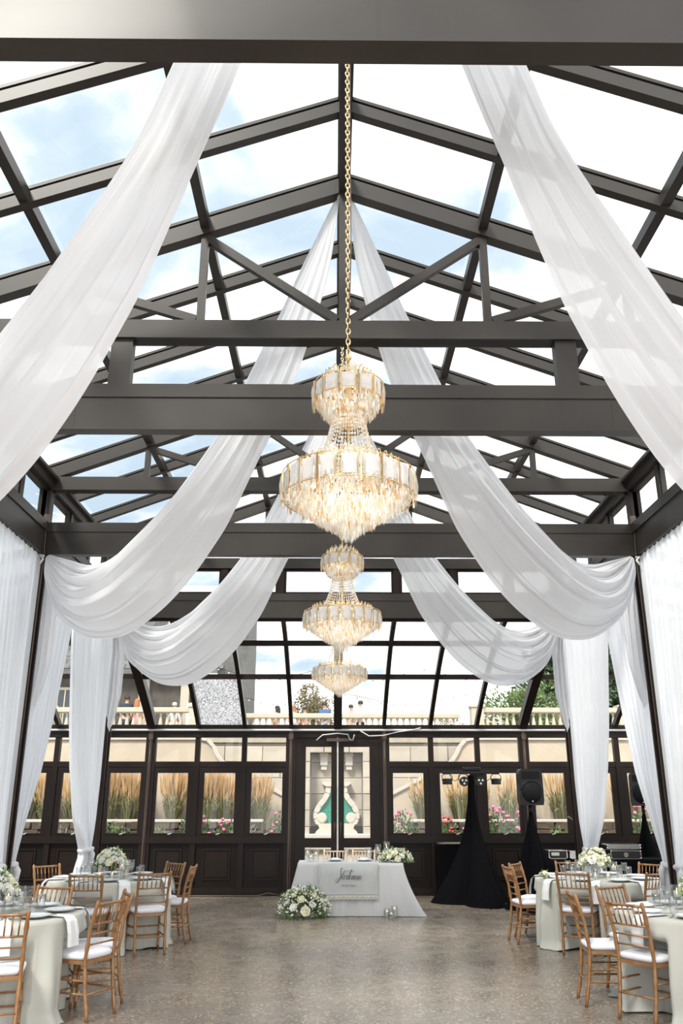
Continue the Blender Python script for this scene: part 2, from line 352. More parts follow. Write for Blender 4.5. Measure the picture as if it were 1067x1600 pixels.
# trusses
tm_tie = MB().box((-W,-0.06,ZT0),(W,0.06,ZT1)); tm_tie.box((-W,-0.075,ZT0),(W,0.075,ZT0+0.03)); tm_tie = tm_tie.mesh('tie_beam', M_metal)
kp = MB().bar((0,0,ZT1),(0,0,ZR-0.06),0.09,0.09).mesh('king_post', M_metal)
def truss(y):
    t = link('roof_truss', cho, ce, (0,y,0))
    link('top_chord', cho, t, (0,0,0), (0,0,PI))
    link('tie_beam', tm_tie, t); link('king_post', kp, t)
    for sx in (1, -1):
        for f in (1/3, 2/3):
            x = sx*W*f; MB().bar((x,0,ZT1),(x,0,zroof(x)-0.07),0.065,0.065).build('web_post', M_metal, t)
        x1 = sx*W/3; x2 = sx*W*2/3
        MB().bar((x1,0,zroof(x1)-0.10),(sx*0.06,0,ZT1+0.03),0.06,0.075).build('brace', M_metal, t)
        MB().bar((x2,0,zroof(x2)-0.09),(x1+sx*0.04,0,ZT1+0.03),0.06,0.075).build('brace', M_metal, t)
    return t
for y in YS[1:]: truss(y)
# cross beams
for y in YS[1:]:
    c = MB(); c.box((-W,y-0.05,ZB0+0.03),(W,y+0.05,ZB1-0.10)); c.box((-W,y-0.06,ZB1-0.12),(W,y+0.06,ZB1)); c.box((-W,y-0.056,ZB0),(W,y+0.056,ZB0+0.035))
    for x in (-2.2, 0.09, 2.2): c.box((x-0.004,y-0.052,ZB0+0.03),(x+0.004,y+0.052,ZB1-0.1))
    cb_ = c.build('cross_beam', M_metal, ce)
    for sx in (1, -1):
        if y < YD: MB().box((sx*1.87-0.09,y-0.05,ZB1),(sx*1.87+0.09,y+0.05,ZT0)).build('strut', M_metal, cb_)
# gable glazing above last beam (clerestory windows)
gb = thing('wall_gable', 'row of gable windows between the farthest beam and its tie beam', 'wall', kind=S)
xs = [-3.62,-2.85,-1.92,-0.97,0.97,1.92,2.85,3.62]
for x in xs: MB().box((x-0.055,YD-0.055,ZB1),(x+0.055,YD+0.055,ZT0)).build('mullion', M_metal_in, gb)
for a, b in zip(xs, xs[1:]):
    a += 0.055; b -= 0.055; z0, z1 = ZB1, ZT0; t = 0.035
    fr = MB()
    for p, q in (((a,z0),(b,z0+t)),((a,z1-t),(b,z1)),((a,z0+t),(a+t,z1-t)),((b-t,z0+t),(b,z1-t))): fr.box((p[0],YD-0.03,p[1]),(q[0],YD+0.03,q[1]))
    f = fr.build('window_frame', M_metal_in, gb); MB().box((a+t,YD-0.004,z0+t),(b-t,YD+0.004,z1-t)).build('glass_pane', M_glass, f)
for x in (-2.6,-1.3,0.02,1.3): pass
# gable triangle panes
for sx in (1, -1):
    for f in range(3):
        xa = sx*W*f/3; xb = sx*W*(f+1)/3
        pts = [(xa,ZT1),(xb,ZT1),(xb,zroof(xb)-0.08),(xa,zroof(xa)-0.08)]
        if sx < 0: pts = pts[::-1]
        MB().prism(pts, YD-0.004, YD+0.004).build('glass_pane', M_glass, gb)

# --- colonnades with side beams and clerestory windows
for side, sx in (('left', -1), ('right', 1)):
    wl = thing('wall_'+side, 'dark steel colonnade with clerestory windows along the %s side of the hall' % side, 'wall', kind=S)
    for y in YS[1:]:
        c = MB(); x = sx*W
        c.cbox((x-0.075,y-0.075,0),(x+0.075,y+0.075,ZT0+0.02),0.008); c.box((x-sx*0.085-0.014,y-0.02,0.0),(x-sx*0.085+0.014,y+0.02,ZB0))
        co = c.build('column', M_metal_in, wl)
        MB().box((x-0.12,y-0.12,0),(x+0.12,y+0.12,0.05)).build('base_plate', M_metal_in, co)
        MB().box((x-sx*0.07-0.035,y-0.115,ZB1-0.02),(x-sx*0.07+0.035,y-0.085,ZB1+0.09)).build('junction_box', M_conduit, co)
        MB().tube([(x-sx*0.06,y-0.09,ZB1+0.02),(x-sx*0.075,y-0.10,ZB1-0.15),(x-sx*0.085,y-0.095,ZB0-0.05),(x-sx*0.085,y-0.095,0.1)],0.008,6).build('cable', M_conduit, co)
    sb = MB(); x = sx*W; sb.box((x-0.07,Y0,ZB0),(x+0.07,YD,ZB1-0.10)); sb.box((x-0.09,Y0,ZB1-0.12),(x+0.09,YD,ZB1)); sb.build('side_beam', M_metal, wl)
    for i, (ya, big) in enumerate(ylist[:-1]):
        yb = ylist[i+1][0]
        MB().box((x-0.045,ya-0.045,ZB1),(x+0.045,ya+0.045,ZT0+0.02)).build('mullion', M_metal, wl)
        a = ya+0.045; b = yb-0.045; z0, z1 = ZB1, ZT0+0.02; t = 0.03; fr = MB()
        for p, q in (((a,z0),(b,z0+t)),((a,z1-t),(b,z1)),((a,z0+t),(a+t,z1-t)),((b-t,z0+t),(b,z1-t))): fr.box((x-0.025,p[0],p[1]),(x+0.025,q[0],q[1]))
        f = fr.build('window_frame', M_metal, wl); MB().box((x-0.004,a+t,z0+t),(x+0.004,b-t,z1-t)).build('glass_pane', M_glass, f)

# --- glazed wall maker: modules along local x, at local y=0, facing -y
MOD = 0.925
def latch_mesh():
    m = MB(); m.tube([(-0.03,-0.05,0),(0.0,-0.07,0.005),(0.05,-0.06,0.02)],0.008,6); m.box((-0.02,-0.05,-0.012),(0.02,-0.03,0.012)); return m.mesh('latch', M_cord)
LATCH = latch_mesh()
def module_meshes():
    d = {}
    m = MB()
    a, b, z0, z1 = 0.045, MOD-0.045, 1.04, 2.32
    t = 0.115
    for p, q in (((a,z0),(b,z0+0.06)),((a,z1-t),(b,z1)),((a,z0+0.06),(a+t,z1-t)),((b-t,z0+0.06),(b,z1-t))): m.box((p[0],-0.045,p[1]),(q[0],0.02,q[1]))
    for p, q in (((a+t-0.02,z0+0.04),(b-t+0.02,z0+0.06)),((a+t-0.02,z1-t),(b-t+0.02,z1-t+0.02))): m.box((p[0],-0.055,p[1]),(q[0],-0.04,q[1]))
    d['sash'] = m.mesh('sash', M_metal_in)
    d['pane'] = MB().box((a+t,-0.004,z0+0.06),(b-t,0.004,z1-t)).mesh('glass_pane', M_glass)
    d['top'] = MB().box((a,-0.004,2.42),(b,0.004,2.88)).mesh('glass_pane', M_glass)
    m = MB().box((a,-0.02,0.14),(b,0.03,0.92)); d['lower'] = m.mesh('lower_panel', M_panelm)
    m = MB(); x0, x1, c0, c1 = 0.2, MOD-0.2, 0.27, 0.82; t = 0.03
    for p, q in (((x0,c0),(x1,c0+t)),((x0,c1-t),(x1,c1)),((x0,c0+t),(x0+t,c1-t)),((x1-t,c0+t),(x1,c1-t))): m.box((p[0],-0.045,p[1]),(q[0],-0.018,q[1]))
    m.box((x0+t+0.02,-0.032,c0+t+0.02),(x1-t-0.02,-0.018,c1-t-0.02)); d['mould'] = m.mesh('moulding', M_metal_in)
    return d
MM = module_meshes()
WIN = [0]
def window_module(parent, x, y, rz, labelled=False):
    rot = (0,0,rz); loc = (x,y,0)
    if labelled:
        WIN[0] += 1; k = round(x/MOD)
        nth = lambda n: ('first','second','third','fourth','fifth','sixth','seventh','eighth')[n]
        n_ = (k-1) if x > 0 else (-k-2)
        root = thing('window_%d' % WIN[0], 'far wall window, %s to the %s of the double doors' % (nth(n_), 'right' if x > 0 else 'left'), 'window', loc, rz, kind=S)
        s = link('sash', MM['sash'], root); link('glass_pane', MM['pane'], s); link('latch', LATCH, s, (MOD/2,0,1.08), label='white metal latch')
        link('glass_pane', MM['top'], root)
        lp = link('lower_panel', MM['lower'], root); link('moulding', MM['mould'], lp)
    else:
        s = link('sash', MM['sash'], parent, loc, rot); link('glass_pane', MM['pane'], s)
        link('glass_pane', MM['top'], parent, loc, rot)
        lp = link('lower_panel', MM['lower'], parent, loc, rot); link('moulding', MM['mould'], lp)
wb = thing('wall_back', 'far glazed wall of dark panels and windows facing the garden', 'wall', kind=S)
ks = list(range(-8, 9))
def post(x, w_):
    return MB().box((x-w_/2,YF-0.07,0),(x+w_/2,YF+0.05,ZF)).build('post', M_metal_in, wb)
for k in ks:
    if k == 0: continue
    p = post(k*MOD, 0.20 if abs(k) in (1, 4) else 0.10)
    if abs(k) in (1, 4):
        x = k*MOD
        q = MB().box((x-0.03,YF-0.1,0.0),(x+0.03,YF-0.07,ZF)).build('conduit', M_conduit, p); 
        MB().box((x-0.045,YF-0.13,2.84),(x+0.045,YF-0.1,2.95)).build('junction_box', M_conduit, p)
        MB().tube([(x+0.0,YF-0.12,2.84),(x,YF-0.12,2.2),(x+0.01,YF-0.12,1.2),(x,YF-0.12,0.1)],0.009,6).build('cable', M_conduit, p)
for xa, xb in ((-8*MOD,-MOD),(MOD,8*MOD)):
    for nm, z0, z1, d in (('sill_rail',0.92,1.04,0.09),('transom_rail',2.32,2.42,0.06),('bottom_rail',0.03,0.14,0.06)):
        MB().box((xa,YF-d,z0),(xb,YF+0.04,z1)).build(nm, M_metal_in, wb)
MB().box((-XO,YF-0.09,2.88),(XO,YF+0.05,3.0)).build('header', M_metal_in, wb)
MB().box((-XO,YF-0.12,3.035),(XO,YF+0.03,3.12)).build('header', M_metal_in, wb)
MB().tube([(-XO,YF-0.13,3.017),(XO,YF-0.13,3.017)],0.020,8).build('pale_strip', M_cord, wb, label='pale strip running the length of the header')  # thin pale tube along the header, gives off no light
bb = MB().box((-XO,YF-0.10,0),(-0.0,YF+0.05,0.03)).build('baseboard_back', M_metal_in); tag(bb, 'low dark threshold strip along the foot of the far wall, left half', 'baseboard', kind=S)
bb = MB().box((0.0,YF-0.10,0),(XO,YF+0.05,0.03)).build('baseboard_back', M_metal_in); tag(bb, 'low dark threshold strip along the foot of the far wall, right half', 'baseboard', kind=S)
for k in range(-8, 8):
    if k in (-1, 0): continue
    window_module(wb, k*MOD, YF, 0, True)
# doors
def door(n, sx, lab):
    r = thing('door_%d' % n, lab, 'door', (0,YF-0.03,0), kind=S)
    xs_ = sorted((sx*0.015, sx*0.83)); a, b = xs_
    g = (sx*0.10, sx*0.60); ga, gb_ = min(g)+sx*0.0, max(g)
    ga, gb_ = (0.125,0.63) if sx > 0 else (-0.63,-0.125)
    m = MB(); m.box((a,-0.03,0.035),(ga,0.03,2.88)); m.box((gb_,-0.03,0.035),(b,0.03,2.88)); m.box((ga,-0.03,2.70),(gb_,0.03,2.88)); m.box((ga,-0.03,0.84),(gb_,0.03,1.01)); m.box((ga,-0.03,0.035),(gb_,0.03,0.22))
    m.build('door_leaf', M_metal_in, r)
    MB().box((ga,-0.004,1.01),(gb_,0.004,2.70)).build('glass_pane', M_glass, r); MB().box((ga,-0.004,0.22),(gb_,0.004,0.84)).build('glass_pane', M_glass, r)
    MB().tube([(sx*0.06,-0.035,1.0),(sx*0.06,-0.08,1.02),(sx*0.06,-0.08,1.28),(sx*0.06,-0.035,1.3)],0.012,8).build('door_handle', M_conduit, r)
    return r
door(1, -1, 'left leaf of the dark glazed double doors'); d2 = door(2, 1, 'right leaf of the dark glazed double doors')
MB().box((-0.012,-0.04,0.05),(0.012,0.0,2.86)).build('door_gap_strip', M_cord, d2, label='pale strip between the two leaves')  # thin pale bar along the gap between the leaves
MB().box((-0.22,-0.12,2.80),(0.28,-0.05,2.86)).build('door_closer', M_conduit, d2)
for sx in (-1, 1): MB().box((sx*0.86-0.03,YF-0.08,0),(sx*0.86+0.03,YF+0.04,2.88)).build('door_jamb', M_metal_in, wb)

# side glazed walls of the aisles
for side, sx in (('left', -1), ('right', 1)):
    wo_ = thing('wall_aisle_'+side, 'outer glazed wall of the %s aisle behind the white curtains' % side, 'wall', kind=S)
    x = sx*XO
    n = 17
    for i in range(n+1):
        y = YF-i*MOD
        MB().box((x-0.05,y-0.05,0),(x+0.05,y+0.05,ZF)).build('post', M_metal_in, wo_)
        if i < n: window_module(wo_, x, (y-MOD if sx < 0 else y), PI/2 if sx < 0 else -PI/2)
    for nm, z0, z1 in (('sill_rail',0.92,1.04),('transom_rail',2.32,2.42),('bottom_rail',0.0,0.14),('header',2.88,3.1)):
        MB().box((x-0.06,YF-n*MOD,z0),(x+0.06,YF,z1)).build(nm, M_metal_in, wo_)

# --- curved lean-to roofs
prof = [(0.0,4.56),(0.95,4.32),(2.0,3.88),(3.55,3.05)]
def pf(t):      # smooth Catmull through profile, t in 0..3
    P_ = [(-0.95,4.70)]+prof+[(4.6,2.2)]; i = min(int(t), 2); u = t-i
    out = []
    for c in (0, 1):
        p0, p1, p2, p3 = (P_[i+j][c] for j in range(4))
        out.append(0.5*((2*p1)+(-p0+p2)*u+(2*p0-5*p1+4*p2-p3)*u*u+(-p0+3*p1-3*p2+p3)*u**3))
    return out
def rafter_curve(w_, h_):
    m = MB(); pts = [pf(i/4) for i in range(13)]
    vs = []
    for i, (y, z) in enumerate(pts):
        a = pts[max(i-1, 0)]; b = pts[min(i+1, 12)]; d = Vector((0,b[0]-a[0],b[1]-a[1])).normalized(); nn = Vector((0,-d.z,d.y))
        for sx, sn in ((-1,-1),(1,-1),(1,1),(-1,1)): vs.append(Vector((sx*w_/2,y,z))+nn*(sn*h_/2))
    fs = [(i*4+j, i*4+(j+1) % 4, (i+1)*4+(j+1) % 4, (i+1)*4+j) for i in range(12) for j in range(4)]
    m.add(vs, fs+[(0,3,2,1),(48,49,50,51)]); return m.mesh('curved_rafter', M_metal_in)
RC = rafter_curve(0.075, 0.11); RCB = rafter_curve(0.16, 0.16)
def curved_pane(row, w_, mt):
    m = MB(); top = []; 
    for off in (0.035, 0.045):
        rows = []
        for i in range(5):
            y, z = pf(row+0.04+i/4*0.92); y2, z2 = pf(min(row+0.06+i/4*0.92, 3)); d = Vector((0,y2-y,z2-z)).normalized(); nn = Vector((0,-d.z,d.y))
            rows.append([Vector((0.04,y,z))+nn*off, Vector((w_-0.04,y,z))+nn*off])
        m.grid(rows, True)
    return m.mesh('glass_pane', mt)
cl = thing('ceiling_lean_to', 'curved glass lean-to roof sloping down to the far wall', 'ceiling', (0,YD+0.06,0), kind=S)
for k in range(-8, 9):
    link('curved_rafter', RCB if abs(k) == 4 or k == 0 else RC, cl, (k*MOD,0,0))
CP = [curved_pane(r, MOD, M_glass) for r in range(3)]; CPC = curved_pane(2, MOD, M_crack)
for k in range(-8, 8):
    for r in range(3):
        crk = (k == -3 and r == 2)
        link('glass_pane', CPC if crk else CP[r], cl, (k*MOD,0,0), label='crazed shattered glass pane' if crk else None)
for t in (0.0, 1.0, 2.0):
    y, z = pf(t); MB().bar((-XO,y,z-0.01),(XO,y,z-0.01),0.07,0.09).build('purlin', M_metal_in, cl)
for side, sx in (('left', -1), ('right', 1)):
    al = thing('ceiling_aisle_'+side, 'curved glass lean-to roof over the %s aisle' % side, 'ceiling', (sx*(W+0.07),0,0), kind=S)
    rz = -sx*PI/2
    for i in range(0, 17):
        y = YF-i*MOD-3.7
        if y < 0.2: break
        link('curved_rafter', RC, al, (0,y,0), (0,0,rz))
        for r in range(3): link('glass_pane', CP[r], al, (0,y if sx > 0 else y-MOD,0), (0,0,rz))

# --- white cables by the door header
cb1 = MB().tube([(0.45,YF-0.16,3.0),(0.62,YF-0.17,2.90),(0.9,YF-0.17,2.91),(1.2,YF-0.17,2.98),(1.5,YF-0.16,3.02),(1.65,YF-0.16,3.06)],0.012,6).build('cable', M_cord)
tag(cb1, 'thin white cable sagging along the header right of the doors', 'cable')
cb1 = MB().tube([(-0.42,YF-0.16,2.82),(-0.3,YF-0.17,2.92),(0.0,YF-0.18,2.95),(0.2,YF-0.17,2.93),(0.24,YF-0.16,2.83),(0.3,YF-0.16,2.82),(0.33,YF-0.16,2.93)],0.012,6).build('cable', M_cord)
tag(cb1, 'short white cable looped above the double doors', 'cable')
cb1 = MB().tube([(-1.05,YF-0.16,0.02),(-1.3,YF-0.2,0.06),(-1.5,YF-0.22,0.015),(-2.4,YF-0.2,0.014),(-3.4,YF-0.2,0.014)],0.014,6).build('cable', M_conduit)
tag(cb1, 'dark cable lying along the foot of the far wall left of the doors', 'cable')
# ================================================================== white swags and curtains
SU = [(0.017,6.943),(0.10,6.43),(0.16,6.05),(0.207,5.78),(0.262,5.46),(0.326,5.08),(0.44,4.62),(0.542,4.34),(0.60,4.23),(0.691,4.155),(0.782,4.20),(0.884,4.36),(0.97,4.50)]
SL = [(0.010,6.92),(0.035,6.195),(0.080,5.60),(0.120,5.20),(0.165,4.86),(0.213,4.56),(0.278,4.12),(0.316,3.93),(0.39,3.64),(0.485,3.40),(0.60,3.26),(0.722,3.31),(0.819,3.487),(0.907,3.757),(0.98,4.22),(0.99,4.48)]
def resample(pl, n):
    # Catmull smooth then arc length
    d = []
    q = [pl[0]]+pl+[pl[-1]]
    for i in range(len(pl)-1):
        for j in range(8):
            u = j/8; d.append(tuple(0.5*((2*q[i+1][c])+(-q[i][c]+q[i+2][c])*u+(2*q[i][c]-5*q[i+1][c]+4*q[i+2][c]-q[i+3][c])*u*u+(-q[i][c]+3*q[i+1][c]-3*q[i+2][c]+q[i+3][c])*u**3) for c in (0,1)))
    d.append(pl[-1]); sc5 = 5.1
    a = [0]
    for p, q_ in zip(d, d[1:]): a.append(a[-1]+math.hypot((q_[0]-p[0])*sc5, q_[1]-p[1]))
    out = []; k = 0
    for i in range(n):
        t = a[-1]*i/(n-1)
        while k < len(a)-2 and a[k+1] < t: k += 1
        u = (t-a[k])/max(a[k+1]-a[k], 1e-6); out.append((lerp(d[k][0], d[k+1][0], u), lerp(d[k][1], d[k+1][1], u)))
    return out
def swag_mesh(sx, seed):
    NU, NV = 110, 72
    A = resample(SU, NU); B = resample(SL, NU); ex = Vector((sx*3.62,3.60,0)); nn = Vector((-3.60*sx,3.62,0)).normalized()*-1
    r = random.Random(seed); ph = [r.uniform(0, 6.28) for _ in range(8)]
    rows = []
    for i in range(NU):
        t = i/(NU-1); row = []; wd = math.hypot((A[i][0]-B[i][0])*5.1, A[i][1]-B[i][1])
        cowl = max(0, math.sin(PI*max(0, (t-0.35)/0.65)))**1.0
        for j in range(NV):
            v = j/(NV-1)
            # pleats keep their identity along the length
            vv = v + 0.018*math.sin(v*19+ph[0])*cowl
            s_ = lerp(A[i][0], B[i][0], vv); z = lerp(A[i][1], B[i][1], vv)
            f = 0.52*math.sin(v*2*PI*5.5+ph[1]+0.8*t)+0.30*math.sin(v*2*PI*11+ph[2]-t)+0.22*math.sin(v*2*PI*21+ph[3]+t)
            am = min(0.055, 0.05+0.0*wd)*min(1, wd/0.5)
            off = f*am*(0.55+0.75*cowl) + wd*0.30*math.sin(PI*v)*(0.35+0.65*cowl)
            zz = 0.025*f*cowl
            p = Vector((0,0,0))+ex*s_+Vector((0,0,z+zz))+nn*off
            row.append(p)
        rows.append(row)
    # gathered knot ends
    return MB().grid(rows, True).mesh('swag_fabric', M_voile)
pairs = [(YA, 'nearest', 'to the near side columns'), (YB, 'middle', 'to the middle columns'), (YC, 'farthest', 'to the far columns')]
for y, nm, to in pairs:
    for side, sx in (('left', -1), ('right', 1)):
        o = link('swag_drape', swag_mesh(sx, int(y*7)+(3 if sx > 0 else 0)), None, (0, y-0.02, 0))
        tag(o, '%s white voile swag on the %s, falling %s' % (nm, side, to), 'drape', 'voile swags from the ridge')
        e_ = MB(); e_.tube([(0,0.0,6.95),(sx*0.02,0.02,6.9),(sx*0.04,0.05,6.84)],[0.03,0.045,0.03],8); e_.build('tie', M_voile, o)
        e2 = MB(); e2.tube([(sx*3.60,3.55,4.50),(sx*3.66,3.56,4.52),(sx*3.60,3.53,4.46),(sx*3.63,3.52,4.40)],0.014,6); e2.build('hook_cord', M_cord, o)
def curtain_mesh(sx, dirY, pts, tie, w0=0.10, xoff=0.0, n=15, seed=1, zt=4.53, zb=0.015, zmat=None):
    NU, NV = 130, 46; r = random.Random(seed); ph = [r.uniform(0, 6.28) for _ in range(6)]; rows = []
    for j in range(NV):
        z = lerp(zt, zb, (j/(NV-1))); wf = interp(pts, -z); wn = interp(tie, -z); width = wf-wn; row = []
        am = min(0.050, 0.022+0.35*0.05/max(width, 0.25))*(0.35 if j == 0 else 1)
        for i in range(NU):
            u = i/(NU-1); y = dirY*(wn+width*u)
            f = 0.62*math.sin(u*2*PI*n+ph[0]+0.25*math.sin(z*1.3))+0.28*math.sin(u*2*PI*n*0.43+ph[1])+0.18*math.sin(u*2*PI*n*1.9+ph[2]+z*0.4)
            row.append((sx*xoff - sx*am*f*1.2, y, z+(0.012*math.sin(u*2*PI*n*2+ph[3]) if j == 0 else 0)))
        rows.append(row)
    return MB().grid(rows, True).mesh('curtain_fabric', M_sheer)
nearD = [(-4.55,2.3),(-3.85,2.25),(-2.69,1.92),(-2.11,1.68),(-1.45,1.28),(-1.06,0.78),(-0.97,0.72),(-0.74,0.95),(-0.3,1.2),(0,1.28)]
tieD = [(-4.5,0.09),(-2.0,0.12),(-1.4,0.2),(-1.06,0.36),(-0.95,0.38),(-0.6,0.2),(0,0.12)]
farC = [(-4.55,1.55),(-3.8,1.38),(-2.7,1.06),(-2.02,0.80),(-1.56,0.50),(-1.07,0.20),(-0.98,0.19),(-0.80,0.36),(-0.3,0.55),(0,0.62)]
tieC = [(-4.5,0.09),(-2.0,0.085),(-1.0,0.08),(0,0.09)]
cur = [('far', YD, -1, nearD, tieD), ('middle', YC, 1, farC, tieC), ('middle', YC, -1, nearD, tieC), ('near', YB, 1, farC, tieC)]
for nm, y, dy, pts, tie in cur:
    for side, sx in (('left', -1), ('right', 1)):
        o = link('curtain', curtain_mesh(sx, dy, pts, tie, seed=int(y*5+dy*3+sx)), None, (sx*(W-0.03), y, 0))
        tag(o, 'white sheer curtain tied back on the %s side of the %s %s column' % ('near' if dy < 0 else 'far', nm, side), 'curtain', 'tied back sheer curtains')
        zt = 1.02; a = interp(tie, -zt); b = interp(pts, -zt); c = (a+b)/2; rr = (b-a)/2
        ring = [(sx*0.0+0.075*math.cos(t*PI/8), dy*c+(rr+0.02)*math.sin(t*PI/8), zt+0.01*math.sin(t)) for t in range(17)]
        sa = MB().tube(ring, 0.030, 8); sa.tube([(-sx*0.07,dy*c,zt),(-sx*0.10,dy*c+0.02,zt-0.06),(-sx*0.09,dy*c+0.03,zt-0.22)],[0.03,0.035,0.02],8)
        sa.build('sash', M_voile, o)
# short swag tails hanging by the columns
for nm, y in (('far', YD), ('middle', YC)):
    for side, sx in (('left', -1), ('right', 1)):
        rows = []
        for j in range(24):
            v = j/23; z0 = 4.50; row = []
            for i in range(40):
                u = i/39; zb = 2.70+0.9*abs(u-0.72)**1.2; z = lerp(z0, zb, v)
                wd = lerp(0.10, 0.30, min(1, v*3))*(1 if v < 0.75 else 1-0.35*(v-0.75)*4)
                row.append((sx*(-wd*(u-0.15)), (-0.13 if nm == 'far' else 0.15)-0.035*math.sin(u*2*PI*4)-0.04*u, z))
            rows.append(row)
        o = link('swag_tail', MB().grid(rows, True).mesh('swag_tail', M_voile), None, (sx*W, y, 0))
        tag(o, 'short white voile tail hanging beside the %s %s column below the swag' % (nm, side), 'drape', 'voile tails at the columns')

# ================================================================== chandeliers
def chandelier_parts():
    P_ = {}; r = random.Random(5)
    def octa(m, c, w_, h_, rot=0.0):
        x, y, z = c; a = [(x+w_*math.cos(rot+k*PI/2), y+w_*math.sin(rot+k*PI/2), z-h_*0.35) for k in range(4)]
        m.add([(x,y,z)]+a+[(x,y,z-h_)], [(0,1,2),(0,2,3),(0,3,4),(0,4,1),(5,2,1),(5,3,2),(5,4,3),(5,1,4)])
    def ringpts(R_, sp): n = max(4, int(2*PI*R_/sp)); o = r.random(); return [((k+o)/n*2*PI) for k in range(n)]
    # pendants: lower body
    m = MB()
    for (Ra, za, Rb, zb, tiers, sp) in ((0.362,3.345,0.07,3.15,19,0.016),(0.190,3.93,0.10,3.82,10,0.015)):
        for t in range(tiers):
            f = t/(tiers-1); R_ = lerp(Ra, Rb, f); z = lerp(za, zb, f)-0.012*math.sin(PI*f)
            for a in ringpts(R_, sp):
                rr = R_+r.uniform(-0.008, 0.008); octa(m, (rr*math.cos(a), rr*math.sin(a), z+r.uniform(-0.008, 0.008)), r.uniform(0.006, 0.010), r.uniform(0.04, 0.062), r.random()*3)
    P_['pendants'] = m.mesh('pendants', M_crystal)
    m = MB()
    for t in range(5):
        R_ = 0.085-0.016*t
        for a in ringpts(R_, 0.022): octa(m, (R_*math.cos(a), R_*math.sin(a), 3.17-0.014*t), 0.008, 0.07+0.002*t, r.random()*3)
    P_['finial'] = m.mesh('finial', M_crystal)
    # round gem layer above pendants
    m = MB()
    for (Ra, za, Rb, zb, tiers) in ((0.345,3.335,0.08,3.17,12),(0.175,3.92,0.10,3.84,5)):
        for t in range(tiers):
            f = (t+0.5)/tiers; R_ = lerp(Ra, Rb, f); z = lerp(za, zb, f)
            for a in ringpts(R_, 0.03): octa(m, (R_*math.cos(a), R_*math.sin(a), z+0.012), 0.010, 0.024, r.random()*3)
    P_['gems'] = m.mesh('gems', M_crystal)
    # bead strings
    m = MB(); n = 44
    for k in range(n):
        a = 2*PI*k/n
        for j in range(15):
            v = j/14; R_ = lerp(0.095, 0.20, v**1.8); z = lerp(3.84, 3.48, v); octa(m, (R_*math.cos(a), R_*math.sin(a), z), 0.0075, 0.021, r.random())
    P_['bead_strings'] = m.mesh('bead_strings', M_crystal)
    # leaf crowns
    m = MB(); g = MB()
    for R_, z, n, h in ((0.150,4.01,20,0.06),(0.285,3.45,38,0.055),(0.115,4.05,14,0.055)):
        for k in range(n):
            a = 2*PI*k/n; c, s_ = math.cos(a), math.sin(a); t = (-s_, c)
            arc = [((R_+0.010*math.sin(PI*q/6))*c+t[0]*0.017*math.cos(PI*q/6), (R_+0.010*math.sin(PI*q/6))*s_+t[1]*0.017*math.cos(PI*q/6), z+h*math.sin(PI*q/6)) for q in range(7)]
            g.tube(arc, 0.0032, 4, False); octa(m, (R_*c, R_*s_, z+h*0.85), 0.011, h*0.8, a)
    P_['crown_arches'] = g.mesh('crown_arches', M_goldm); P_['crown_crystals'] = m.mesh('crown_crystals', M_crystal)
    # gold frame
    g = MB()
    for R_, z in ((0.375,3.44),(0.375,3.30),(0.205,4.01),(0.205,3.90),(0.29,3.455),(0.155,4.01),(0.10,3.83),(0.25,3.29),(0.20,3.47)):
        g.tube([(R_*math.cos(2*PI*k/40), R_*math.sin(2*PI*k/40), z) for k in range(41)], 0.0035, 5, False)
    for k in range(8):
        a = 2*PI*k/8; c, s_ = math.cos(a), math.sin(a)
        g.tube([(0.02*c,0.02*s_,3.48),(0.375*c,0.375*s_,3.435)],0.004,5); g.tube([(0.01*c,0.01*s_,4.02),(0.205*c,0.205*s_,4.005)],0.004,5)
    g.tube([(0,0,3.15),(0,0,4.22)],0.009,8); g.ball((0,0,4.20),0.022,8,5)
    P_['frame'] = g.mesh('frame', M_goldm)
    m = MB(); z = 4.20; k = 0     # chain
    while z < 6.90:
        pts = []
        for q in range(9):
            a = 2*PI*q/8; u, v = 0.0125*math.cos(a), 0.0235*math.sin(a); pts.append((u if k % 2 else u*0.25, u*0.25 if k % 2 else u, z+v))
        m.tube(pts, 0.0045, 5, False); z += 0.036; k += 1
    P_['chain'] = m.mesh('chain', M_goldm)
    m = MB().tube([(0.02,0,6.9),(0.015,0.01,6.0),(0.02,0.0,5.0),(0.0,0,4.22)],0.004,5); P_['power_cable'] = m.mesh('power_cable', M_conduit)
    # panels
    def panel(R_, n, z0, z1, nm, fr):
        da = PI/n*fr; rows = []
        for off in (0, -0.008):
            for z in ((z0, z1) if off == 0 else (z1, z0)):
                rows.append([((R_+off)*math.cos(a), (R_+off)*math.sin(a), z) for a in [lerp(-da, da, q/4) for q in range(5)]])
        rows.append(rows[0]); return MB().grid(rows, False).mesh(nm, M_alab)
    P_['p1'] = panel(0.368, 20, 3.315, 3.43, 'alabaster_panel', 0.80); P_['p2'] = panel(0.20, 12, 3.91, 4.0, 'alabaster_panel', 0.78)
    def strip(R_, z0, z1):
        m = MB(); m.box((R_-0.002,-0.0045,z0),(R_+0.008,-0.0015,z1)); m.box((R_-0.002,0.0015,z0),(R_+0.008,0.0045,z1)); return m.mesh('gold_bar', M_goldm)
    P_['s1'] = strip(0.372, 3.27, 3.445); P_['s2'] = strip(0.204, 3.86, 4.015)
    m = MB(); n = 20
    for k in range(n):
        a = 2*PI*(k+0.5)/n
        for da in (-0.045, 0.045): octa(m, (0.385*math.cos(a+da), 0.385*math.sin(a+da), 3.42), 0.008, 0.16, a)
    n = 12
    for k in range(n):
        a = 2*PI*(k+0.5)/n
        for da in (-0.07, 0.07): octa(m, (0.214*math.cos(a+da), 0.214*math.sin(a+da), 3.995), 0.007, 0.14, a)
    P_['rim_crystals'] = m.mesh('rim_crystals', M_crystal)
    return P_
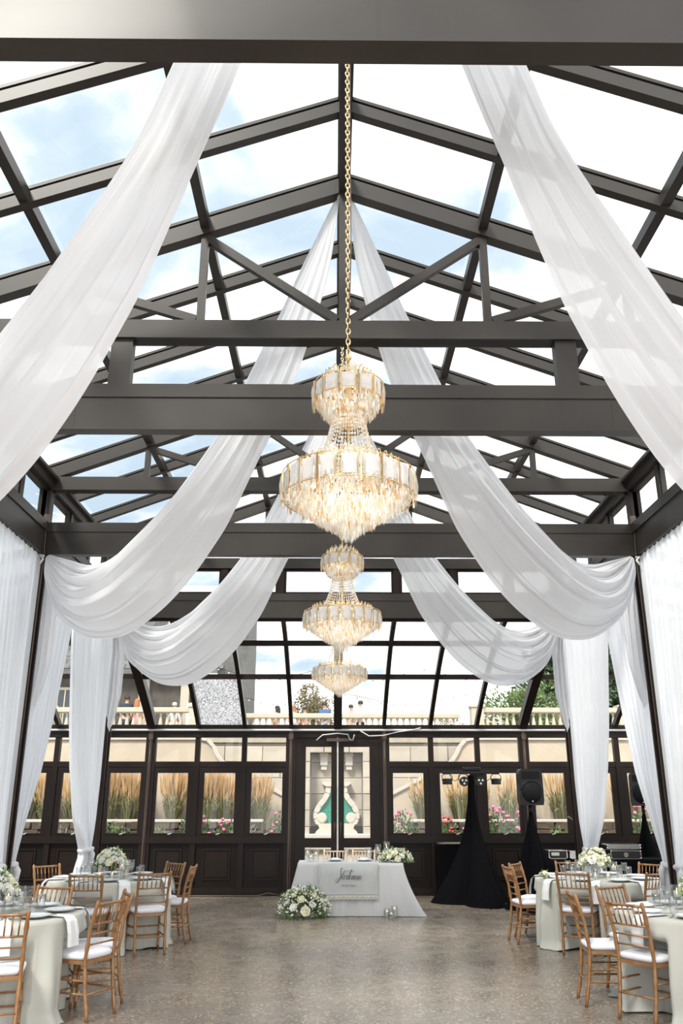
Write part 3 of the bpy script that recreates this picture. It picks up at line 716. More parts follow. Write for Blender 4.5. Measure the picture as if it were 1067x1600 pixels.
CH = chandelier_parts()
def chandelier(loc, label):
    t = thing('chandelier', label, 'chandelier', loc, 0, 'crystal chandeliers along the ridge')
    for nm in ('pendants','finial','gems','bead_strings','crown_crystals','rim_crystals','crown_arches'): link(nm, CH[nm], t, kind='stuff')
    for k in range(6):
        a = 2*PI*k/6; bulb = MB().ball((0.20*math.cos(a),0.20*math.sin(a),3.38),0.016,8,5).build('bulb', M_fill_bulb, t)  # small glowing balls added inside to brighten the crystals
    for z_, en in ((3.36, 2.0), (3.93, 0.6)):
        ld = bpy.data.lights.new('crystal_fill', 'POINT'); ld.energy = en; ld.shadow_soft_size = 0.08; ld.color = (1, 0.93, 0.82)  # unseen point lights added as fill for the crystals
        lo = bpy.data.objects.new('crystal_fill', ld); COL.objects.link(lo); lo.parent = t; lo.location = (0,0,z_)
    link('frame', CH['frame'], t); link('chain', CH['chain'], t, kind='stuff'); link('power_cable', CH['power_cable'], t)
    for n, a, b in ((20,'p1','s1'),(12,'p2','s2')):
        for k in range(n):
            link('alabaster_panel', CH[a], t, (0,0,0), (0,0,2*PI*k/n)); link('gold_bar', CH[b], t, (0,0,0), (0,0,2*PI*(k+0.5)/n))
    return t
c0 = chandelier((0,4.4,0), 'nearest and largest looking crystal chandelier, hanging before the middle crossbeam')
dup(c0, (0,8.05,0), 0.1, 'second crystal chandelier from the camera, between the two others'); dup(c0, (0,11.72,0), 0.2, 'farthest crystal chandelier, hanging highest above the head table')

# ================================================================== chairs
def node_tube(m, p, q, r0, nodes, r1=None):
    p = Vector(p); q = Vector(q); pts = []; rad = []; r1 = r1 or r0
    fr = [0]
    for n in nodes: fr += [n-0.012, n, n+0.012]
    fr += [1]
    for f in fr: pts.append(p.lerp(q, f)); rad.append(lerp(r0, r1, f)*(1.32 if f in nodes else 1.0))
    m.tube(pts, rad, 7)
def chair_meshes():
    d = {}; r0 = 0.0125; hw = 0.195
    def leg(sx, front):
        m = MB()
        if front: node_tube(m, (sx*0.20,0.205,0), (sx*0.19,0.185,0.435), 0.014, (0.12,0.45,0.8), 0.016)
        else:
            pts = [Vector((sx*0.175,-0.245,0)), Vector((sx*0.175,-0.20,0.22)), Vector((sx*0.177,-0.175,0.45)), Vector((sx*0.18,-0.20,0.68)), Vector((sx*0.186,-0.265,0.915))]
            full = []; rad = []
            for a, b in zip(pts, pts[1:]):
                for k in range(4):
                    full.append(a.lerp(b, k/4)); rad.append(0.0205 if k == 2 else 0.0155)
            full.append(pts[-1]); rad.append(0.018); full.append(pts[-1]+Vector((0,-0.004,0.012))); rad.append(0.010)
            m.tube(full, rad, 7)
        return m
    d['legs'] = [leg(s, f).mesh('leg', M_gold) for f in (True, False) for s in (-1, 1)]
    m = MB(); pts = [(-0.20,0.205),(0.20,0.205),(0.18,-0.18),(-0.18,-0.18)]
    vs = [(x*1.03,y*1.03,z) for z in (0.425,0.455) for x, y in pts]
    m.add(vs, [(3,2,1,0),(4,5,6,7),(0,1,5,4),(1,2,6,5),(2,3,7,6),(3,0,4,7)]); d['seat_frame'] = m.mesh('seat_frame', M_gold)
    rows = []
    for f, z in ((0.94,0.455),(1.04,0.465),(1.07,0.482),(1.05,0.498),(0.95,0.508),(0.6,0.514),(0.02,0.515)):
        row = []
        for k in range(28):
            a = 2*PI*k/28; ca, sa = math.cos(a), math.sin(a); e = 0.38
            x = math.copysign(abs(ca)**e, ca)*0.195; y = math.copysign(abs(sa)**e, sa)*0.19+0.01; x *= 1+0.06*(y/0.19); row.append((x*f, y*f, z))
        rows.append(row)
    d['cushion'] = MB().grid(rows, True, True).mesh('cushion', M_cush)
    def by(z): return interp([(0.45,-0.175),(0.68,-0.20),(0.90,-0.262)], z)
    def rail(z, r_, rr): 
        m = MB(); x = interp([(0.45,0.177),(0.68,0.18),(0.92,0.186)], z); node_tube(m, (-x,by(z),z), (x,by(z),z), r_, rr); return m.mesh('back_rail', M_gold)
    d['rails'] = [rail(0.895,0.0125,(0.2,0.8)), rail(0.735,0.0095,(0.3,0.7)), rail(0.655,0.008,(0.5,)), rail(0.575,0.008,(0.5,))]
    d['spindles'] = []
    for k in range(6):
        f = (k+0.7)/6.4*2-1; m = MB(); node_tube(m, (f*0.165,by(0.735),0.735), (f*0.172,by(0.895),0.895), 0.0065, (0.5,)); d['spindles'].append(m.mesh('spindle', M_gold))
    d['str'] = []
    for a, b in (((-0.197,0.20,0.17),(0.197,0.20,0.17)),((-0.195,0.195,0.27),(0.195,0.195,0.27)),
                 ((-0.176,-0.215,0.20),(0.176,-0.215,0.20)),
                 ((-0.197,0.20,0.20),(-0.175,-0.21,0.20)),((0.197,0.20,0.20),(0.175,-0.21,0.20)),((-0.195,0.195,0.30),(-0.176,-0.195,0.30)),((0.195,0.195,0.30),(0.176,-0.195,0.30))):
        m = MB(); node_tube(m, a, b, 0.0085, (0.3,0.7)); d['str'].append(m.mesh('stretcher', M_gold))
    return d
CM = chair_meshes()
def make_chair(label, loc, rz, group):
    t = thing('chiavari_chair', label, 'chair', loc, rz, group)
    for me in CM['legs']: link('leg', me, t)
    link('seat_frame', CM['seat_frame'], t); link('cushion', CM['cushion'], t)
    for me in CM['rails']: link('back_rail', me, t)
    for me in CM['spindles']: link('spindle', me, t)
    for me in CM['str']: link('stretcher', me, t)
    t.scale = (1,1,0.97)
    return t
base_chair = [None]
def place_chair(bx, by_, deg, label, group):
    # bx,by: position of the top of the backrest; deg: direction the sitter faces
    a = math.radians(deg); loc = (bx+0.262*math.cos(a), by_+0.262*math.sin(a), 0); rz = a-PI/2
    if base_chair[0] is None: base_chair[0] = make_chair(label, loc, rz, group); return base_chair[0]
    return dup(base_chair[0], loc, rz, label, group)
CL = [
 (-1.98,7.87,155,'gold bamboo chair with white cushion, front right of the near left table, in full view', 'L1'),
 (-2.00,8.56,-156,'gold bamboo chair tucked just behind the frontmost chair of the near left table', 'L1'),
 (-2.60,7.02,108,'gold bamboo chair cut by the left edge of the photo, at the near left table', 'L1'),
 (-2.86,9.12,-102,'gold bamboo chair on the far side of the near left table, facing the camera', 'L1'),
 (-2.19,10.74,114,'gold bamboo chair with its back to the camera, right one at the far left table', 'L2'),
 (-2.93,10.47,92,'gold bamboo chair with its back to the camera, left one at the far left table', 'L2'),
 (-1.90,11.79,178,'gold bamboo chair seen from its side, right end of the far left table', 'L2'),
 (-2.25,12.45,-130,'gold bamboo chair at the far right corner of the far left table', 'L2'),
 (-3.15,12.65,-83,'gold bamboo chair behind the flowers of the far left table', 'L2'),
 (-3.88,12.0,-42,'gold bamboo chair at the far left corner of the far left table', 'L2'),
 (-4.02,11.0,28,'gold bamboo chair seen edge on, leftmost at the far left table', 'L2'),
 (2.75,10.69,66,'gold bamboo chair with its back to the camera, left one at the far right table', 'R2'),
 (2.18,11.69,8,'gold bamboo chair at the aisle end of the far right table, nearer of two', 'R2'),
 (2.40,12.3,-35,'gold bamboo chair at the aisle end of the far right table, farther of two', 'R2'),
 (3.22,12.6,-90,'gold bamboo chair half hidden behind the flowers of the far right table', 'R2'),
 (4.24,12.2,-138,'gold bamboo chair at the far right table, in front of the sound equipment', 'R2'),
 (3.76,10.66,116,'gold bamboo chair with its back to the camera, right one at the far right table', 'R2'),
 (2.36,7.66,33,'gold bamboo chair nearest the camera on the right, back turned, white cushion', 'R1'),
 (2.12,8.40,-4,'gold bamboo chair seen from its side at the aisle edge of the near right table', 'R1'),
 (2.70,9.10,-62,'gold bamboo chair on the far side of the near right table, facing the camera', 'R1')]
for bx, by_, dg, lab, tb in CL: place_chair(bx, by_, dg, lab, 'gold bamboo chairs around the round tables')
# pale chairs behind the head table
def pale(label, loc, rz):
    t = dup(base_chair[0], loc, rz, label, 'pale chairs at the head table')
    t.name = 'pale_chiavari_chair'
    for c in t.children:
        if c.data.materials[0] is M_gold:
            key = c.data.name+'_pale'
            me = bpy.data.meshes.get(key)
            if me is None: me = c.data.copy(); me.name = key; me.materials[0] = M_pale
            c.data = me
    return t
pale('pale bamboo chair behind the head table, left of the pair', (-0.05,15.12,0), PI)
pale('pale bamboo chair behind the head table, right of the pair', (0.44,15.12,0), PI)

# ================================================================== round tables
TT = {'L1': (-3.05,8.03,'near left'), 'L2': (-2.92,11.56,'far left'), 'R1': (3.22,8.1,'near right'), 'R2': (3.27,11.5,'far right')}
def cloth_round(R_, h, seed, key):
    ch = [(bx+0.262*math.cos(math.radians(dg))-TT[key][0], by_+0.262*math.sin(math.radians(dg))-TT[key][1], math.radians(dg)) for bx, by_, dg, lab, tb in CL if tb == key]
    r = random.Random(seed); n = 220; ph = [r.uniform(0, 6.28) for _ in range(6)]; fq = (15+r.randint(-1, 1), 9, 26)
    rows = []
    for f, in ((0.01,),(0.5,),(0.9,),(0.985,)): rows.append([(R_*f*math.cos(2*PI*k/n), R_*f*math.sin(2*PI*k/n), h) for k in range(n)])
    K = 26
    for j in range(K+1):
        v = j/K; z = h-0.006-v*(h-0.016); row = []
        for k in range(n):
            a = 2*PI*k/n
            rg = lambda q, p: 2*(0.5+0.5*math.sin(q*a+p))**2.2-0.75
            f = 0.55*rg(fq[0], ph[0]+0.3*math.sin(v*2))+0.40*rg(fq[1], ph[1])+0.12*math.sin(fq[2]*a+ph[2]+v)
            am = 0.085*min(1, v*1.6)**0.9; puddle = 0.09*max(0, v-0.9)*10*(0.5+0.5*math.sin(5*a+ph[3]))
            rr = R_+0.004+am*(f+0.50)+0.02*v+puddle*0.8
            if z < 0.62:      # the cloth gives way to the chairs pushed in against it
                for cx_, cy_, ca_ in ch:
                    lim = rr
                    for _ in range(40):
                        dx = lim*math.cos(a)-cx_; dy = lim*math.sin(a)-cy_; fx = dx*math.cos(ca_)+dy*math.sin(ca_); sx_ = -dx*math.sin(ca_)+dy*math.cos(ca_)
                        if abs(sx_) < 0.25 and -0.27 < fx < 0.235: lim -= 0.012
                        else: break
                    rr = lerp(rr, lim, min(1, (0.62-z)/0.09))
            row.append((rr*math.cos(a), rr*math.sin(a), max(z+0.012*math.sin(13*a+ph[4])*(v > 0.95), 0.006)))
        rows.append(row)
    return MB().grid(rows, True, True).mesh('tablecloth', M_linen)
tb_top = MB().lathe([(0.75,0.715),(0.755,0.72),(0.755,0.74),(0.75,0.745)], n=48).mesh('tabletop', M_pale)
def tleg(): 
    m = MB(); m.tube([(0.45,0.25,0),(0.45,0.25,0.715)],0.015,8); m.tube([(0.45,-0.25,0),(0.45,-0.25,0.715)],0.015,8); m.tube([(0.45,-0.25,0.25),(0.45,0.25,0.25)],0.012,8); return m.mesh('leg', M_steel)
LEGM = tleg()
plate_me = MB().lathe([(0.0,0.004),(0.07,0.004),(0.085,0.006),(0.125,0.018),(0.138,0.024),(0.140,0.027),(0.132,0.024),(0.085,0.011),(0.0,0.009)], n=32, cap=False).mesh('plate', M_plate)
glass_me = MB().lathe([(0.0,0.001),(0.030,0.001),(0.033,0.01),(0.036,0.135),(0.034,0.136),(0.030,0.014),(0.0,0.012)], n=16, cap=False).mesh('tumbler', M_tumbler)
wine_me = MB().lathe([(0.0,0.001),(0.032,0.002),(0.006,0.012),(0.005,0.085),(0.022,0.10),(0.036,0.13),(0.035,0.19),(0.0335,0.19),(0.034,0.13),(0.018,0.104),(0.0,0.098)], n=16, cap=False).mesh('goblet', M_tumbler)
cyl_me = MB().lathe([(0.0,0.001),(0.045,0.001),(0.047,0.01),(0.047,0.20),(0.044,0.20),(0.043,0.012),(0.0,0.01)], n=20, cap=False).mesh('candle_cylinder', M_tumbler)
vot_me = MB().lathe([(0.0,0.001),(0.028,0.001),(0.036,0.06),(0.033,0.06),(0.026,0.008),(0.0,0.006)], n=16, cap=False).mesh('votive', M_tumbler)
vase_me = MB().lathe([(0.0,0.001),(0.05,0.001),(0.055,0.02),(0.06,0.13),(0.056,0.13),(0.05,0.02),(0.0,0.012)], n=20, cap=False).mesh('vase', M_tumbler)
wax_me = MB().lathe([(0.0,0.0),(0.030,0.0),(0.030,0.05),(0.012,0.052),(0.0,0.05)], n=14, cap=False).mesh('candle', M_candle)
fl_me = MB().lathe([(0.0,0.0),(0.004,0.004),(0.005,0.010),(0.0,0.024)], n=8, cap=False).mesh('flame', M_flame)
fork_m = MB(); fork_m.box((-0.006,-0.09,0.001),(0.006,0.03,0.004)); fork_m.box((-0.011,0.03,0.001),(0.011,0.05,0.005))
for q in (-0.009,-0.003,0.003,0.009): fork_m.box((q-0.0015,0.05,0.001),(q+0.0015,0.085,0.005))
fork_me = fork_m.mesh('fork', M_steel)
knife_m = MB(); knife_m.box((-0.007,-0.10,0.001),(0.007,0.0,0.005)); knife_m.add([(-0.008,0,0.001),(0.008,0,0.001),(0.008,0.09,0.001),(0.0,0.115,0.001),(-0.008,0.09,0.001),(-0.008,0,0.004),(0.008,0,0.004),(0.008,0.09,0.004),(0.0,0.115,0.004),(-0.008,0.09,0.004)],[(4,3,2,1,0),(5,6,7,8,9),(0,1,6,5),(1,2,7,6),(2,3,8,7),(3,4,9,8),(4,0,5,9)])
knife_me = knife_m.mesh('knife', M_steel)
def napkin_mesh():      # folded strip lying on the table and hanging over the edge; local +y points outward, edge at y=0
    prof_ = [(-0.26,0.006),(-0.02,0.006),(0.018,0.002),(0.050,-0.03),(0.075,-0.12),(0.085,-0.22)]
    rows = []
    for o in (0.004, -0.0):
        rr = prof_ if o else prof_[::-1]
        for y, z in rr: rows.append([(x*(1+0.12*max(0, -z)*4), y+(o if z < 0 else 0)+0.006*math.sin(x*60)*(z < 0), z+(o if z >= 0 else 0)) for x in (-0.065,-0.033,0,0.033,0.065)])
    rows.append(rows[0]); return MB().grid(rows, False).mesh('napkin', M_napkin)
nap_me = napkin_mesh()
def rose_mesh(nm, m, r_=0.045):
    g = MB(); r = random.Random(3)
    for ring, (R_, h, n, tilt) in enumerate(((0.25,0.95,3,0.1),(0.5,0.9,4,0.3),(0.8,0.75,5,0.6),(1.0,0.55,6,1.0))):
        for k in range(n):
            a = 2*PI*(k+0.4*ring)/n; wd = 2.4*PI/n*0.55; rows = []
            for v in (0, 0.5, 1):
                row = []
                for u in (-1, -0.33, 0.33, 1):
                    aa = a+u*wd; rr = R_*lerp(0.35, 1.0+0.15*tilt*(v > 0.9), v)*(1-0.12*u*u*v); row.append((r_*rr*math.cos(aa), r_*rr*math.sin(aa), r_*(h*(1.1*v-0.1*tilt*v*v)-0.1*u*u*v-0.2)))
                rows.append(row)
            g.grid(rows, True)
    g.ball((0,0,0.1*r_), r_*0.55, 8, 5); return g.mesh(nm, m)
ROSE = rose_mesh('rose', M_rose); ROSEW = rose_mesh('rose', M_rosew)
def leaf(m, c, d, ln, wd, r=rnd):
    d = Vector(d).normalized(); s_ = d.cross(Vector((r.uniform(-1, 1), r.uniform(-1, 1), r.uniform(-1, 1)))).normalized(); n = d.cross(s_); c = Vector(c)
    m.add([c, c+d*ln*0.5+s_*wd*0.5+n*wd*0.1, c+d*ln, c+d*ln*0.5-s_*wd*0.5+n*wd*0.1], [(0,1,2,3)])
def bouquet(loc, rx, ry, rz_, nrose, label, cat='flowers', seed=1, nleaf=260, vase=True, group=None, zc=0.0, rs=1.0, berries=0):
    r = random.Random(seed); t = thing('flower_arrangement', label, cat, loc, 0, group)
    if vase: link('vase', vase_me, t)
    for k in range(nrose):
        a = k*2.39996; el = math.asin(min(1, 0.08+0.92*(k+0.5)/nrose)); rr = math.cos(el)
        p = Vector((rx*rr*math.cos(a), ry*rr*math.sin(a), zc+rz_*math.sin(el)))*r.uniform(0.9, 1.05)
        o = link('rose', ROSE if r.random() < 0.6 else ROSEW, t, p); d = Vector((p.x/rx, p.y/ry, (p.z-zc)/rz_+0.15)); o.rotation_euler = d.to_track_quat('Z', 'Y').to_euler(); s_ = r.uniform(0.75, 1.25)*rs; o.scale = (s_,)*3
    m = MB(); m2 = MB()
    for k in range(nleaf):
        a = r.uniform(0, 2*PI); el = r.uniform(-0.25, 1.4); d = Vector((math.cos(el)*math.cos(a), math.cos(el)*math.sin(a), math.sin(el)))
        q = r.uniform(0.45, 1.12); p = Vector((d.x*rx*q, d.y*ry*q, zc+d.z*rz_*q)); leaf(m if r.random() < 0.6 else m2, p, d+Vector((0,0,r.uniform(-0.4, 0.3))), r.uniform(0.03, 0.075)*rs, r.uniform(0.015, 0.03)*rs, r)
    m.build('foliage', M_leaf, t, kind='stuff'); m2.build('filler_foliage', M_leafl, t, kind='stuff')
    m = MB()
    for k in range(nleaf//3):
        a = r.uniform(0, 2*PI); el = r.uniform(0, 1.4); q = r.uniform(0.95, 1.22); m.ball((rx*q*math.cos(el)*math.cos(a), ry*q*math.cos(el)*math.sin(a), zc+rz_*q*math.sin(el)), 0.010*rs*r.uniform(0.7, 1.4), 6, 4)
    m.build('small_blossoms', M_rosew, t, kind='stuff')
    m = MB()
    for k in range(9):
        a = 2*PI*k/9+r.random(); m.tube([(0.01*math.cos(a),0.01*math.sin(a),0.01 if vase else 0.0),(rx*0.45*math.cos(a),ry*0.45*math.sin(a),zc+rz_*0.5)],0.003,5)
    m.build('stems', M_leaf, t, kind='stuff')
    return t
def candle_in(me, name, x, y, z, wz, label, group, cat='candle', s=1.0):
    t = thing(name, label, cat, (x,y,z), 0, group); link('glass', me, t); c = link('wax', wax_me, t, (0,0,wz)); c.scale = (s,s,1); f = link('flame', fl_me, t, (0,0,wz+0.052)); return t
SEAT = ('nearest side','near right','right side','far right','farthest side','far left','left side','near left')
hT = 0.768
for key, (cx, cy, nm) in TT.items():
    t = thing('round_table', '%s round folding table hidden under its pale sage cloth' % nm, 'table', (cx,cy,0), 0, 'round tables'); link('tabletop', tb_top, t)
    for a in (0, PI): link('leg', LEGM, t, (0,0,0), (0,0,a))
    c = link('tablecloth', cloth_round(0.765, 0.764, hash(key) % 97 if False else {'L1':11,'L2':22,'R1':33,'R2':44}[key], key), None, (cx,cy,0)); tag(c, 'pale sage floor-length cloth on the %s round table' % nm, 'tablecloth', 'round tablecloths')
    bouquet((cx,cy,hT), 0.17, 0.17, 0.16, 26, 'cream rose centrepiece in a glass vase on the %s round table' % nm, seed=len(nm)+int(cx*3), zc=0.16, group='table centrepieces')
    for i in range(8):
        a = -PI/2+2*PI*i/8+0.2; ca, sa = math.cos(a), math.sin(a); w_ = 'on the %s table, %s' % (nm, SEAT[i])
        o = link('dinner_plate', plate_me, None, (cx+0.56*ca, cy+0.56*sa, hT)); tag(o, 'white dinner plate '+w_, 'plate', 'dinner plates')
        pa = 0.23
        o = link('napkin', nap_me, None, (cx+0.76*math.cos(a+pa+0.03), cy+0.76*math.sin(a+pa+0.03), hT), (0,0,a+pa+0.03-PI/2)); tag(o, 'white folded napkin hanging '+w_, 'napkin', 'napkins')
        o = link('water_glass', glass_me, None, (cx+0.40*math.cos(a+0.30), cy+0.40*math.sin(a+0.30), hT)); tag(o, 'clear water glass '+w_, 'glass', 'water glasses')
        if i % 2: o = link('goblet', wine_me, None, (cx+0.36*math.cos(a+0.02), cy+0.36*math.sin(a+0.02), hT)); tag(o, 'clear stemmed glass '+w_, 'glass', 'stemmed glasses')
        if key in ('L1','R1'):
            o = link('fork', fork_me, None, (cx+0.56*math.cos(a-0.30), cy+0.56*math.sin(a-0.30), hT), (0,0,a+PI/2)); tag(o, 'steel fork '+w_, 'fork', 'forks')
            o = link('knife', knife_me, None, (cx+0.56*math.cos(a+0.30)-0.0, cy+0.56*math.sin(a+0.30), hT+0.012), (0,0,a+PI/2)); tag(o, 'steel knife '+w_, 'knife', 'knives')
    for i, (a, wd) in enumerate(((0.9,'behind the flowers on the right'),(2.3,'behind the flowers on the left'),(-0.75,'in front of the flowers on the right'))):
        candle_in(cyl_me, 'candle_cylinder', cx+0.245*math.cos(a), cy+0.245*math.sin(a), hT, 0.10, 'glass cylinder with lit candle %s, %s table' % (wd, nm), 'cylinder candles')
    for i, (a, wd) in enumerate(((-1.9,'left'),(-1.25,'right'))):
        candle_in(vot_me, 'votive_candle', cx+0.25*math.cos(a), cy+0.25*math.sin(a), hT, 0.008, 'small glass votive before the flowers, %s one on the %s table' % (wd, nm), 'votive candles', s=0.7)
for o, d in (((2.56,11.3,hT),'small cream bloom lying at the left edge of the far right table'),):
    bouquet(o, 0.05, 0.04, 0.05, 4, d, seed=9, nleaf=40, vase=False, zc=0.03, rs=0.7)
# ================================================================== head table
HX0, HX1, HY0, HY1 = -0.64, 1.02, 14.19, 14.92
t = thing('head_table', 'rectangular head table hidden under a floor-length white cloth', 'table', ((HX0+HX1)/2,(HY0+HY1)/2,0))
MB().cbox((-0.80,-0.34,0.72),(0.80,0.34,0.745),0.006).build('tabletop', M_pale, t)
for sx in (-1, 1):
    for sy in (-1, 1): MB().tube([(sx*0.7,sy*0.28,0),(sx*0.7,sy*0.28,0.72)],0.015,8).build('leg', M_steel, t)
def rect_pt(u):   # perimeter param 0..1 -> point and outward normal, starts at left back going round the front
    w_, d_ = HX1-HX0, HY1-HY0; per = 2*(w_+d_); s_ = (u % 1)*per
    if s_ < d_: return (HX0, HY1-s_, -1, 0)
    s_ -= d_
    if s_ < w_: return (HX0+s_, HY0, 0, -1)
    s_ -= w_
    if s_ < d_: return (HX1, HY0+s_, 1, 0)
    s_ -= d_; return (HX1-s_, HY1, 0, 1)
n = 260; rows = []
hz = 0.760
for f in (0.02, 0.6, 0.97, 1.0): rows.append([(lerp((HX0+HX1)/2, rect_pt(k/n)[0], f), lerp((HY0+HY1)/2, rect_pt(k/n)[1], f), hz) for k in range(n)])
rf = random.Random(4)
for j in range(1, 19):
    v = j/18; row = []
    for k in range(n):
        x, y, nx, ny = rect_pt(k/n)
        corner = math.exp(-((x-HX1)**2+(y-HY0)**2)/0.02); cl2 = math.exp(-((x-HX0)**2+(y-HY0)**2)/0.02); cb3 = math.exp(-((x-HX0)**2+(y-HY1)**2)/0.02)
        f = 0.012*math.sin(k*0.42)+0.010*math.sin(k*0.19+1)+0.006*math.sin(k*0.9)
        side = 1 if nx else 0
        o = v*(0.02+f*(1.0+1.6*side)+0.05*side)
        row.append((x+nx*o+corner*0.30*v**1.6-cl2*0.10*v-cb3*0.08*v, y+ny*o-corner*0.07*v, max(0.006, hz-0.004-(hz-0.010)*v)))
    rows.append(row)
c = MB().grid(rows, True, True).build('tablecloth', M_white); tag(c, 'white floor-length cloth on the head table, its right corner trailing on the floor', 'tablecloth')
# runner with lace edge and lettering
rx0, rx1, rz0, rz1, ry = -0.32, 0.62, 0.24, 0.757, HY0-0.040
rw = thing('table_runner', 'grey-white lace-edged runner with dark lettering hung over the head table front', 'runner', (0,0,0))
m = MB(); rows = []
for (y, z) in ((HY0+0.50,0.768),(HY0-0.005,0.768),(ry+0.01,0.755),(ry,0.60),(ry-0.004,0.42),(ry-0.010,rz0)):
    rows.append([(lerp(rx0, rx1, k/30), y-(0.003*math.sin(k*0.8) if z < 0.75 else 0), z) for k in range(31)])
m.grid(rows, True); m.build('cloth', M_runner, rw)
m = MB(); n = 13
for k in range(n):      # scalloped bottom lace
    cx = lerp(rx0+0.04, rx1-0.04, k/(n-1))
    for rr, wd in ((0.040,0.004),(0.028,0.004)):
        m.tube([(cx+rr*math.cos(a*PI/8), ry-0.016, rz0+0.045-rr*math.sin(a*PI/8)) for a in range(9)], wd, 4, False)
m.box((rx0,ry-0.018,rz0+0.045),(rx1,ry-0.012,rz0+0.053)); m.box((rx0,ry-0.018,rz0+0.085),(rx1,ry-0.012,rz0+0.090))
for sx, x in ((1, rx0), (-1, rx1)):
    for k in range(13):
        z = rz0+0.1+k*0.034
        m.tube([(x+sx*(0.004+0.030*math.sin(a*PI/6)), ry-0.010, z+0.017*math.cos(a*PI/6)) for a in range(7)], 0.003, 4, False)
        m.ball((x+sx*0.045+sx*0.01*math.sin(k*2), ry-0.010, z), 0.006, 5, 4)
m.build('lace_edge', M_lace, rw, kind='stuff')
def text(s_, x, z, size, m_, name, shear=0.0, sp=1.0, wscale=1.0):
    c = bpy.data.curves.new(name, 'FONT'); c.body = s_; c.size = size; c.align_x = 'CENTER'; c.shear = shear; c.space_character = sp; c.extrude = 0.0008
    tmp = bpy.data.objects.new('tmp', c); COL.objects.link(tmp); bpy.context.view_layer.update()
    me = bpy.data.meshes.new_from_object(tmp.evaluated_get(bpy.context.evaluated_depsgraph_get())); bpy.data.objects.remove(tmp)
    me.materials.clear(); me.materials.append(m_); me.transform(Matrix.Diagonal((wscale,1,1,1)))
    return link(name, me, rw, (x, ry-0.015, z), (PI/2,0,0))
text('Mr & Mrs', 0.17, 0.635, 0.042, M_inkl, 'lettering'); text('09.29.2024', 0.16, 0.43, 0.042, M_inkl, 'lettering', 0, 1.2)
# script surname drawn as pen strokes
def stroke(pts, wd, m):
    d = []; q = [pts[0]]+pts+[pts[-1]]
    for i in range(len(pts)-1):
        for j in range(6):
            u = j/6; d.append(tuple(0.5*((2*q[i+1][c])+(-q[i][c]+q[i+2][c])*u+(2*q[i][c]-5*q[i+1][c]+4*q[i+2][c]-q[i+3][c])*u*u+(-q[i][c]+3*q[i+1][c]-3*q[i+2][c]+q[i+3][c])*u**3) for c in (0,1)))
    d.append(pts[-1]); P3 = []; R3 = []
    for i, p in enumerate(d):
        a = d[max(i-1, 0)]; b = d[min(i+1, len(d)-1)]; down = max(0, (a[1]-b[1]))/(math.hypot(b[0]-a[0], b[1]-a[1])+1e-6)
        P3.append((p[0]+0.30*p[1], 0, p[1])); R3.append(wd*(0.55+1.0*down))
    m.tube(P3, R3, 5)
m = MB(); u = 1.0
stroke([(0.30,1.55),(0.18,1.75),(0.02,1.60),(0.02,1.30),(0.20,0.95),(0.28,0.5),(0.15,-0.05),(-0.15,-0.40),(-0.42,-0.30),(-0.38,0.0),(-0.1,0.2),(0.25,0.25)],0.036,m)   # S
stroke([(0.30,0.35),(0.55,0.7),(0.62,1.25),(0.55,0.5),(0.60,0.05),(0.75,0.15)],0.027,m); stroke([(0.42,0.85),(0.85,0.90)],0.022,m)   # t
stroke([(0.75,0.15),(0.85,0.45),(1.05,0.60),(0.92,0.65),(0.84,0.35),(0.92,0.05),(1.12,0.12),(1.18,0.45),(1.02,0.62)],0.027,m)      # o
stroke([(1.15,0.5),(1.30,0.45),(1.50,0.62),(1.38,0.66),(1.28,0.35),(1.36,0.05),(1.56,0.15)],0.027,m)     # c
stroke([(1.56,0.15),(1.72,0.9),(1.78,1.5),(1.66,1.3),(1.62,0.6),(1.60,0.0)],0.030,m); stroke([(1.62,0.35),(1.82,0.62),(1.88,0.5),(1.70,0.36),(1.90,0.05),(2.05,0.15)],0.026,m)  # k
stroke([(2.05,0.15),(2.14,0.6),(2.12,0.0),(2.20,0.5),(2.32,0.62),(2.34,0.0),(2.42,0.5),(2.54,0.62),(2.56,0.05),(2.70,0.2)],0.026,m)      # m
stroke([(3.00,0.55),(2.85,0.64),(2.74,0.35),(2.80,0.05),(2.98,0.25),(3.04,0.6),(3.02,0.1),(3.14,0.15)],0.027,m)      # a
stroke([(3.14,0.15),(3.22,0.6),(3.20,0.0),(3.30,0.5),(3.42,0.60),(3.44,0.05),(3.62,0.2),(3.8,0.45)],0.026,m)     # n
me = m.mesh('lettering', M_ink); me.transform(Matrix.Scale(0.098, 4)); 
for v in me.vertices: v.co.y *= 0.3
link('lettering', me, rw, (-0.005, ry-0.014, 0.525), label='dark script surname')
# table top items
hz2 = 0.772
bouquet((0.92,14.42,hz2), 0.26, 0.16, 0.15, 24, 'low white and green arrangement spilling over the right end of the head table', seed=21, nleaf=420, vase=False, zc=0.02)
bouquet((-0.53,14.02,0.0), 0.36, 0.22, 0.34, 26, 'large white rose arrangement on the floor at the left front of the head table', seed=22, nleaf=900, vase=False, zc=0.06, rs=1.25)
for i, (x, y, s_, lab) in enumerate(((-0.50,14.6,1.0,'tall glass cylinder candle at the left end of the head table, outer'),(-0.36,14.5,0.9,'tall glass cylinder candle at the left end of the head table, inner'),(-0.44,14.40,0.6,'short glass candle at the left end of the head table'),
      (0.50,14.65,1.0,'glass cylinder candle left of the head table arrangement'),(0.66,14.78,1.2,'taller glass cylinder candle behind the head table flowers, left'),(0.80,14.80,1.4,'tallest glass cylinder candle behind the head table arrangement, right'))):
    o = candle_in(cyl_me, 'candle_cylinder', x, y, hz2, 0.08, lab, 'head table candles'); o.scale = (1,1,s_)
